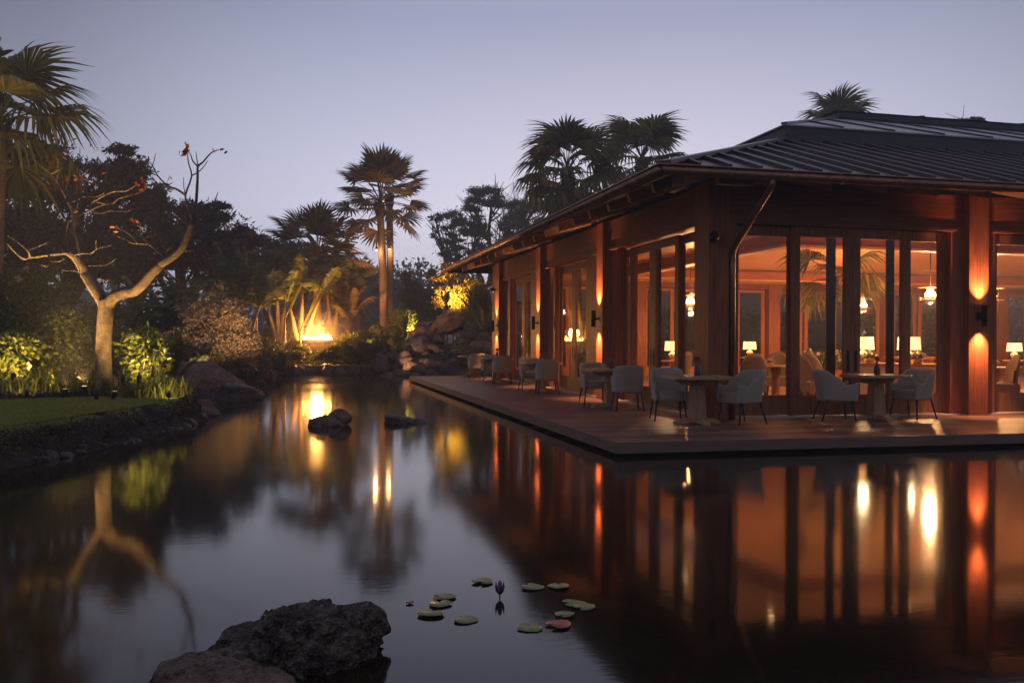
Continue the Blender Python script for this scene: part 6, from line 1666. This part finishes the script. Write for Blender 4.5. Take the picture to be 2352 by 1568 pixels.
# ================================================================== GARDEN LAMPS
YEL = (1.0, 0.68, 0.20); AMB = (1.0, 0.50, 0.16)
def uplight(loc, target, energy, angle, label, color=YEL, blend=0.8):
    t = thing('garden_uplight', label, 'uplight', loc, 0, 'garden uplights in the beds')
    d = (Vector(target) - Vector(loc)).normalized()
    b = MB(); b.tube([(0, 0, -0.05), (0, 0, 0.10)], 0.012, 8); b.build('stake', M['black'], t)
    b = MB(); c_ = Vector((0, 0, 0.13)); b.tube([c_ - d * 0.06, c_ + d * 0.02, c_ + d * 0.07], [0.03, 0.042, 0.048], 14); b.build('lamp_housing', M['black'], t, True)
    b = MB(); b.tube([c_ + d * 0.066, c_ + d * 0.074], 0.04, 12); b.build('lamp_lens', emis('uplight_lens', color, 1.0) if 'uplight_lens' not in bpy.data.materials else bpy.data.materials['uplight_lens'], t)
    p = Vector(loc) + c_ + d * 0.09
    spot('garden_uplight_light', p, p + d, energy, angle, blend, color, 0.03)
    return t
def gl_(x, d, dz=0.0):
    s_ = spot_at(x, 783, d); return (s_[0], s_[1], max(s_[2], 0.36) + dz)
trunk_top = at(300, 640, 16.3)
uplight(gl_(320, 15.6, 0.26), tuple(at(332, 790, 16.5)), 55, 125, 'bright yellow uplight among lilies under the glowing bush')
uplight(gl_(222, 15.1), tuple(at(238, 690, 16.3)), 95, 70, 'uplight at the foot of the bare tree, on the pond side', (1.0, 0.56, 0.20))
uplight(gl_(262, 15.1), tuple(at(350, 520, 16.1)), 300, 46, 'uplight on the lawn edge aimed up the bare tree', (1.0, 0.56, 0.20))
uplight(gl_(118, 16.9), tuple(at(100, 720, 18.8)), 130, 105, 'grey uplight among the yellow lilies before the hedge')
uplight(gl_(150, 15.7), tuple(at(150, 540, 16.3)), 330, 80, 'uplight before the tan boulder aimed at the left limb', (1.0, 0.56, 0.20))
uplight(gl_(388, 15.3), tuple(at(380, 860, 16.2)), 14, 120, 'added low uplight to lighten the lilies at the lawn tip', (1.0, 0.72, 0.25))  # added lamp for lilies that the bush lamp leaves dark
uplight(gl_(62, 15.7), tuple(at(62, 860, 16.8)), 14, 120, 'added low uplight to lighten the lilies under the hibiscus', (1.0, 0.72, 0.25))  # added lamp to lift the lilies below the hibiscus
uplight(gl_(195, 16.8), tuple(at(150, 440, 16.6)), 700, 90, 'uplight behind the tan boulder aimed into the branches', (1.0, 0.56, 0.20))
uplight(gl_(30, 16.7, 0.25), tuple(at(50, 690, 19.4)), 120, 100, 'uplight under the low hibiscus bush')
uplight(gl_(-40, 19.8), tuple(at(10, 300, 20.6)), 420, 60, 'uplight at the foot of the leaning fan palm', (1.0, 0.56, 0.2))
uplight(gl_(196, 26.0, 1.2), tuple(at(190, 600, 27)), 110, 100, 'small lamp glowing deep in the left bed')
uplight(gl_(640, 39.2), tuple(at(650, 640, 41)), 200, 80, 'uplight before the banana stems', (1.0, 0.50, 0.15))
uplight(gl_(695, 39.2), tuple(at(705, 620, 41)), 170, 75, 'uplight just left of the fire pit', (1.0, 0.50, 0.15))
uplight(gl_(588, 26.6), tuple(at(540, 680, 29.2)), 170, 70, 'uplight below the olive bush', (1.0, 0.58, 0.28))
uplight(gl_(462, 25.6), tuple(at(495, 690, 29)), 150, 70, 'uplight between the red boulder and the olive bush', (1.0, 0.66, 0.36))
uplight(gl_(870, 42.6), tuple(at(875, 520, 44)), 800, 46, 'uplight at the foot of the tall palms', (1.0, 0.38, 0.15))
uplight(tuple(at(1032, 711, 40.5)), tuple(at(1046, 650, 42)), 450, 120, 'uplight under the golden tree', (1.0, 0.66, 0.18))
uplight(gl_(940, 41.5, 0.4), tuple(at(940, 735, 43)), 260, 110, 'uplight under the yellow green shrubs', (1.0, 0.66, 0.2))
uplight(gl_(845, 39.6), tuple(at(855, 760, 40.5)), 150, 110, 'uplight under the amber shrub', (1.0, 0.6, 0.18))
uplight(gl_(905, 38.6, 0.5), tuple(at(915, 800, 38.6)), 60, 110, 'uplight under the lime ferns', (1.0, 0.8, 0.3))
uplight(tuple(at(897, 852, 35.9)), tuple(at(1030, 785, 39.6)), 85, 56, 'added uplight on the shore stones to brighten the cascade', (1.0, 0.62, 0.34))  # added lamp, put in to bring up the dark waterfall rocks
uplight(gl_(190, 17.7), tuple(at(160, 730, 19.4)), 140, 110, 'added uplight behind the bare tree trunk to brighten the hedge')  # extra lamp added to lighten the hedge leaves
# lamps strapped to the palm trunks
for (x, y, d, lab) in ((865, 574, 43.6, 'small trunk lamp strapped to the front tall palm'), (895, 572, 46.6, 'small trunk lamp strapped to the palm behind')):
    q = at(x, y, d); t = thing('trunk_lamp', lab, 'lamp', tuple(q), 0, 'lamps strapped to palm trunks')
    b = MB(); b.lathe([(0.03, 0.0), (0.06, 0.02), (0.06, 0.14), (0.02, 0.16)], 12); b.build('lamp_housing', M['black'], t, True)
    b = MB(); b.lathe([(0.001, -0.03), (0.045, -0.012), (0.05, 0.004), (0.001, 0.006)], 12); b.build('lamp_lens', M['bulb'], t, True)
    b = MB(); b.beam((0, 0, 0.08), (FW[0] * 0.35, FW[1] * 0.35, 0.08), 0.03, 0.03); b.build('strap_arm', M['black'], t)
    point('trunk_lamp_light', (q[0], q[1] - 0.08, q[2] - 0.1), 18, (1.0, 0.5, 0.18), 0.06)

# ================================================================== BUILDINGS BEHIND
def far_house(label, x0, x1, y0, y1, wall_h, roof_h, over=0.7, wall=(0.42, 0.40, 0.38), storeys=1, name='garden_house'):
    t = thing(name, label, 'building', ((x0 + x1) / 2, (y0 + y1) / 2, 0.3)); hx, hy = (x1 - x0) / 2, (y1 - y0) / 2
    wm = plain('stucco', wall, 0.9, 0, 0.1, 3.0)
    b = MB(); b.box(-hx, hx, -hy, hy, -0.5, wall_h); b.build('wall', wm, t)
    b = MB(); e_ = over; rl = max(0.3, hx - hy)
    b.add([(-hx - e_, -hy - e_, wall_h), (hx + e_, -hy - e_, wall_h), (hx + e_, hy + e_, wall_h), (-hx - e_, hy + e_, wall_h), (-rl, 0, wall_h + roof_h), (rl, 0, wall_h + roof_h)], [(0, 3, 2, 1), (0, 1, 5, 4), (2, 3, 4, 5), (1, 2, 5), (3, 0, 4)]); rf = b.build('roof', M['roof_upper'], t)
    n = int(2 * hx / 0.6)
    for k in range(n):
        x = -hx + 2 * hx * (k + 0.5) / n; tt = min(1.0, max(0.0, (hx + e_ - abs(x)) / (hx + e_ - rl))) 
        c_ = (x, -hy - e_ + (hy + e_) * tt, wall_h + roof_h * tt + 0.03)
        b = MB(); b.beam((x, -hy - e_, wall_h + 0.03), c_, 0.05, 0.06); b.build('roof_seam', M['roof_upper'], rf)
    b = MB(); b.box(-hx - e_, hx + e_, -hy - e_ - 0.02, -hy - e_ + 0.02, wall_h - 0.18, wall_h + 0.02); b.build('fascia_board', M['fascia'], t)
    for s in range(storeys):
        for k in range(int(2 * hx / 2.6)):
            x = -hx + 1.3 + k * 2.6; zz = 0.7 + s * 3.0
            f = MB(); f.box(x - 0.75, x + 0.75, -hy - 0.05, -hy - 0.002, zz, zz + 1.7); wn_ = f.build('window', M['fascia'], t)
            g = MB(); g.box(x - 0.65, x + 0.65, -hy - 0.06, -hy - 0.051, zz + 0.1, zz + 1.6); g.build('pane', plain('dark_window', (0.02, 0.022, 0.026), 0.15) if 'dark_window' not in bpy.data.materials else bpy.data.materials['dark_window'], wn_)
        if storeys > 1 and s:
            b = MB(); b.box(-hx, hx, -hy - 1.4, -hy - 0.002, s * 3.0 - 0.2, s * 3.0); b.build('balcony_slab', wm, t)
            for k in range(int(2 * hx / 0.16)):
                b = MB(); x = -hx + k * 0.16; b.box(x, x + 0.03, -hy - 1.38, -hy - 1.35, s * 3.0, s * 3.0 + 0.95) if k < 120 else None
                if k < 120: b.build('baluster', wm, t)
            b = MB(); b.box(-hx, hx, -hy - 1.40, -hy - 1.33, s * 3.0 + 0.95, s * 3.0 + 1.02); b.build('handrail', wm, t)
    return t
q = at(1150, 783, 56); far_house('low garden house with seamed hip roof behind the golden tree', q[0] - 1.6, q[0] + 12, q[1], q[1] + 7, 3.6, 2.0)
far_house('pale guest building with balconies seen through the back windows', 10.0, 34.0, 34.0, 42.0, 5.6, 2.0, 0.8, (0.30, 0.29, 0.28), 2, 'guest_building')
shrubs_b = ((8.5, 25.0), (12.0, 26.5), (15.5, 25.0), (18.5, 27.0), (22.0, 25.5), (25.5, 26.5))
for i, (x, y) in enumerate(shrubs_b):
    shrub('courtyard_shrub', 'leafy courtyard shrub outside the back windows', (x, y, gz0(x, y)), 1.2, 2.4, 2500, 0.22, 0.09, 'hedge_leaf', 1100 + i, 'courtyard shrubs outside the back windows')

# ================================================================== HAZE
hm_ = bpy.data.materials.new('mist'); hm_.use_nodes = True; hn = hm_.node_tree.nodes; hl = hm_.node_tree.links; hn.clear()
ho = hn.new('ShaderNodeOutputMaterial'); hv = hn.new('ShaderNodeVolumePrincipled'); hv.inputs['Color'].default_value = (0.93, 0.93, 0.98, 1); hv.inputs['Density'].default_value = 0.0030; hv.inputs['Anisotropy'].default_value = 0.2
hl.new(hv.outputs[0], ho.inputs['Volume'])
# added haze volume that makes the orange halo round the flames
sm_ = bpy.data.materials.new('halo_haze_mat'); sm_.use_nodes = True; hn = sm_.node_tree.nodes; hl = sm_.node_tree.links; hn.clear()
ho = hn.new('ShaderNodeOutputMaterial'); hv = hn.new('ShaderNodeVolumePrincipled'); hv.inputs['Color'].default_value = (0.95, 0.88, 0.8, 1)
tc = hn.new('ShaderNodeTexCoord'); ln = hn.new('ShaderNodeVectorMath'); ln.operation = 'LENGTH'; hl.new(tc.outputs['Object'], ln.inputs[0])
mr = hn.new('ShaderNodeMapRange'); mr.inputs['From Min'].default_value = 0.0; mr.inputs['From Max'].default_value = 1.0; mr.inputs['To Min'].default_value = 0.10; mr.inputs['To Max'].default_value = 0.0; mr.interpolation_type = 'SMOOTHERSTEP'
hl.new(ln.outputs['Value'], mr.inputs['Value']); hl.new(mr.outputs[0], hv.inputs['Density']); hl.new(hv.outputs[0], ho.inputs['Volume'])
V_, F_i = ICO[3]; halo_haze = mesh_obj('halo_haze', np_mesh('halo_haze', V_, F_i), sm_); halo_haze.location = (fp[0] + 0.05, fp[1] - 0.1, fb + hh + 0.25); halo_haze.scale = (2.4, 1.6, 1.8)
tag(halo_haze, 'added thin haze giving the orange halo round the flames', 'halo_haze', kind='stuff')
HAZE = True
if HAZE:
    b = MB(); b.box(-960, 960, -560, 1560, -2.2, 15.5); hz_ = b.build('haze', hm_); tag(hz_, 'thin evening mist over the whole garden', 'mist', kind='stuff')
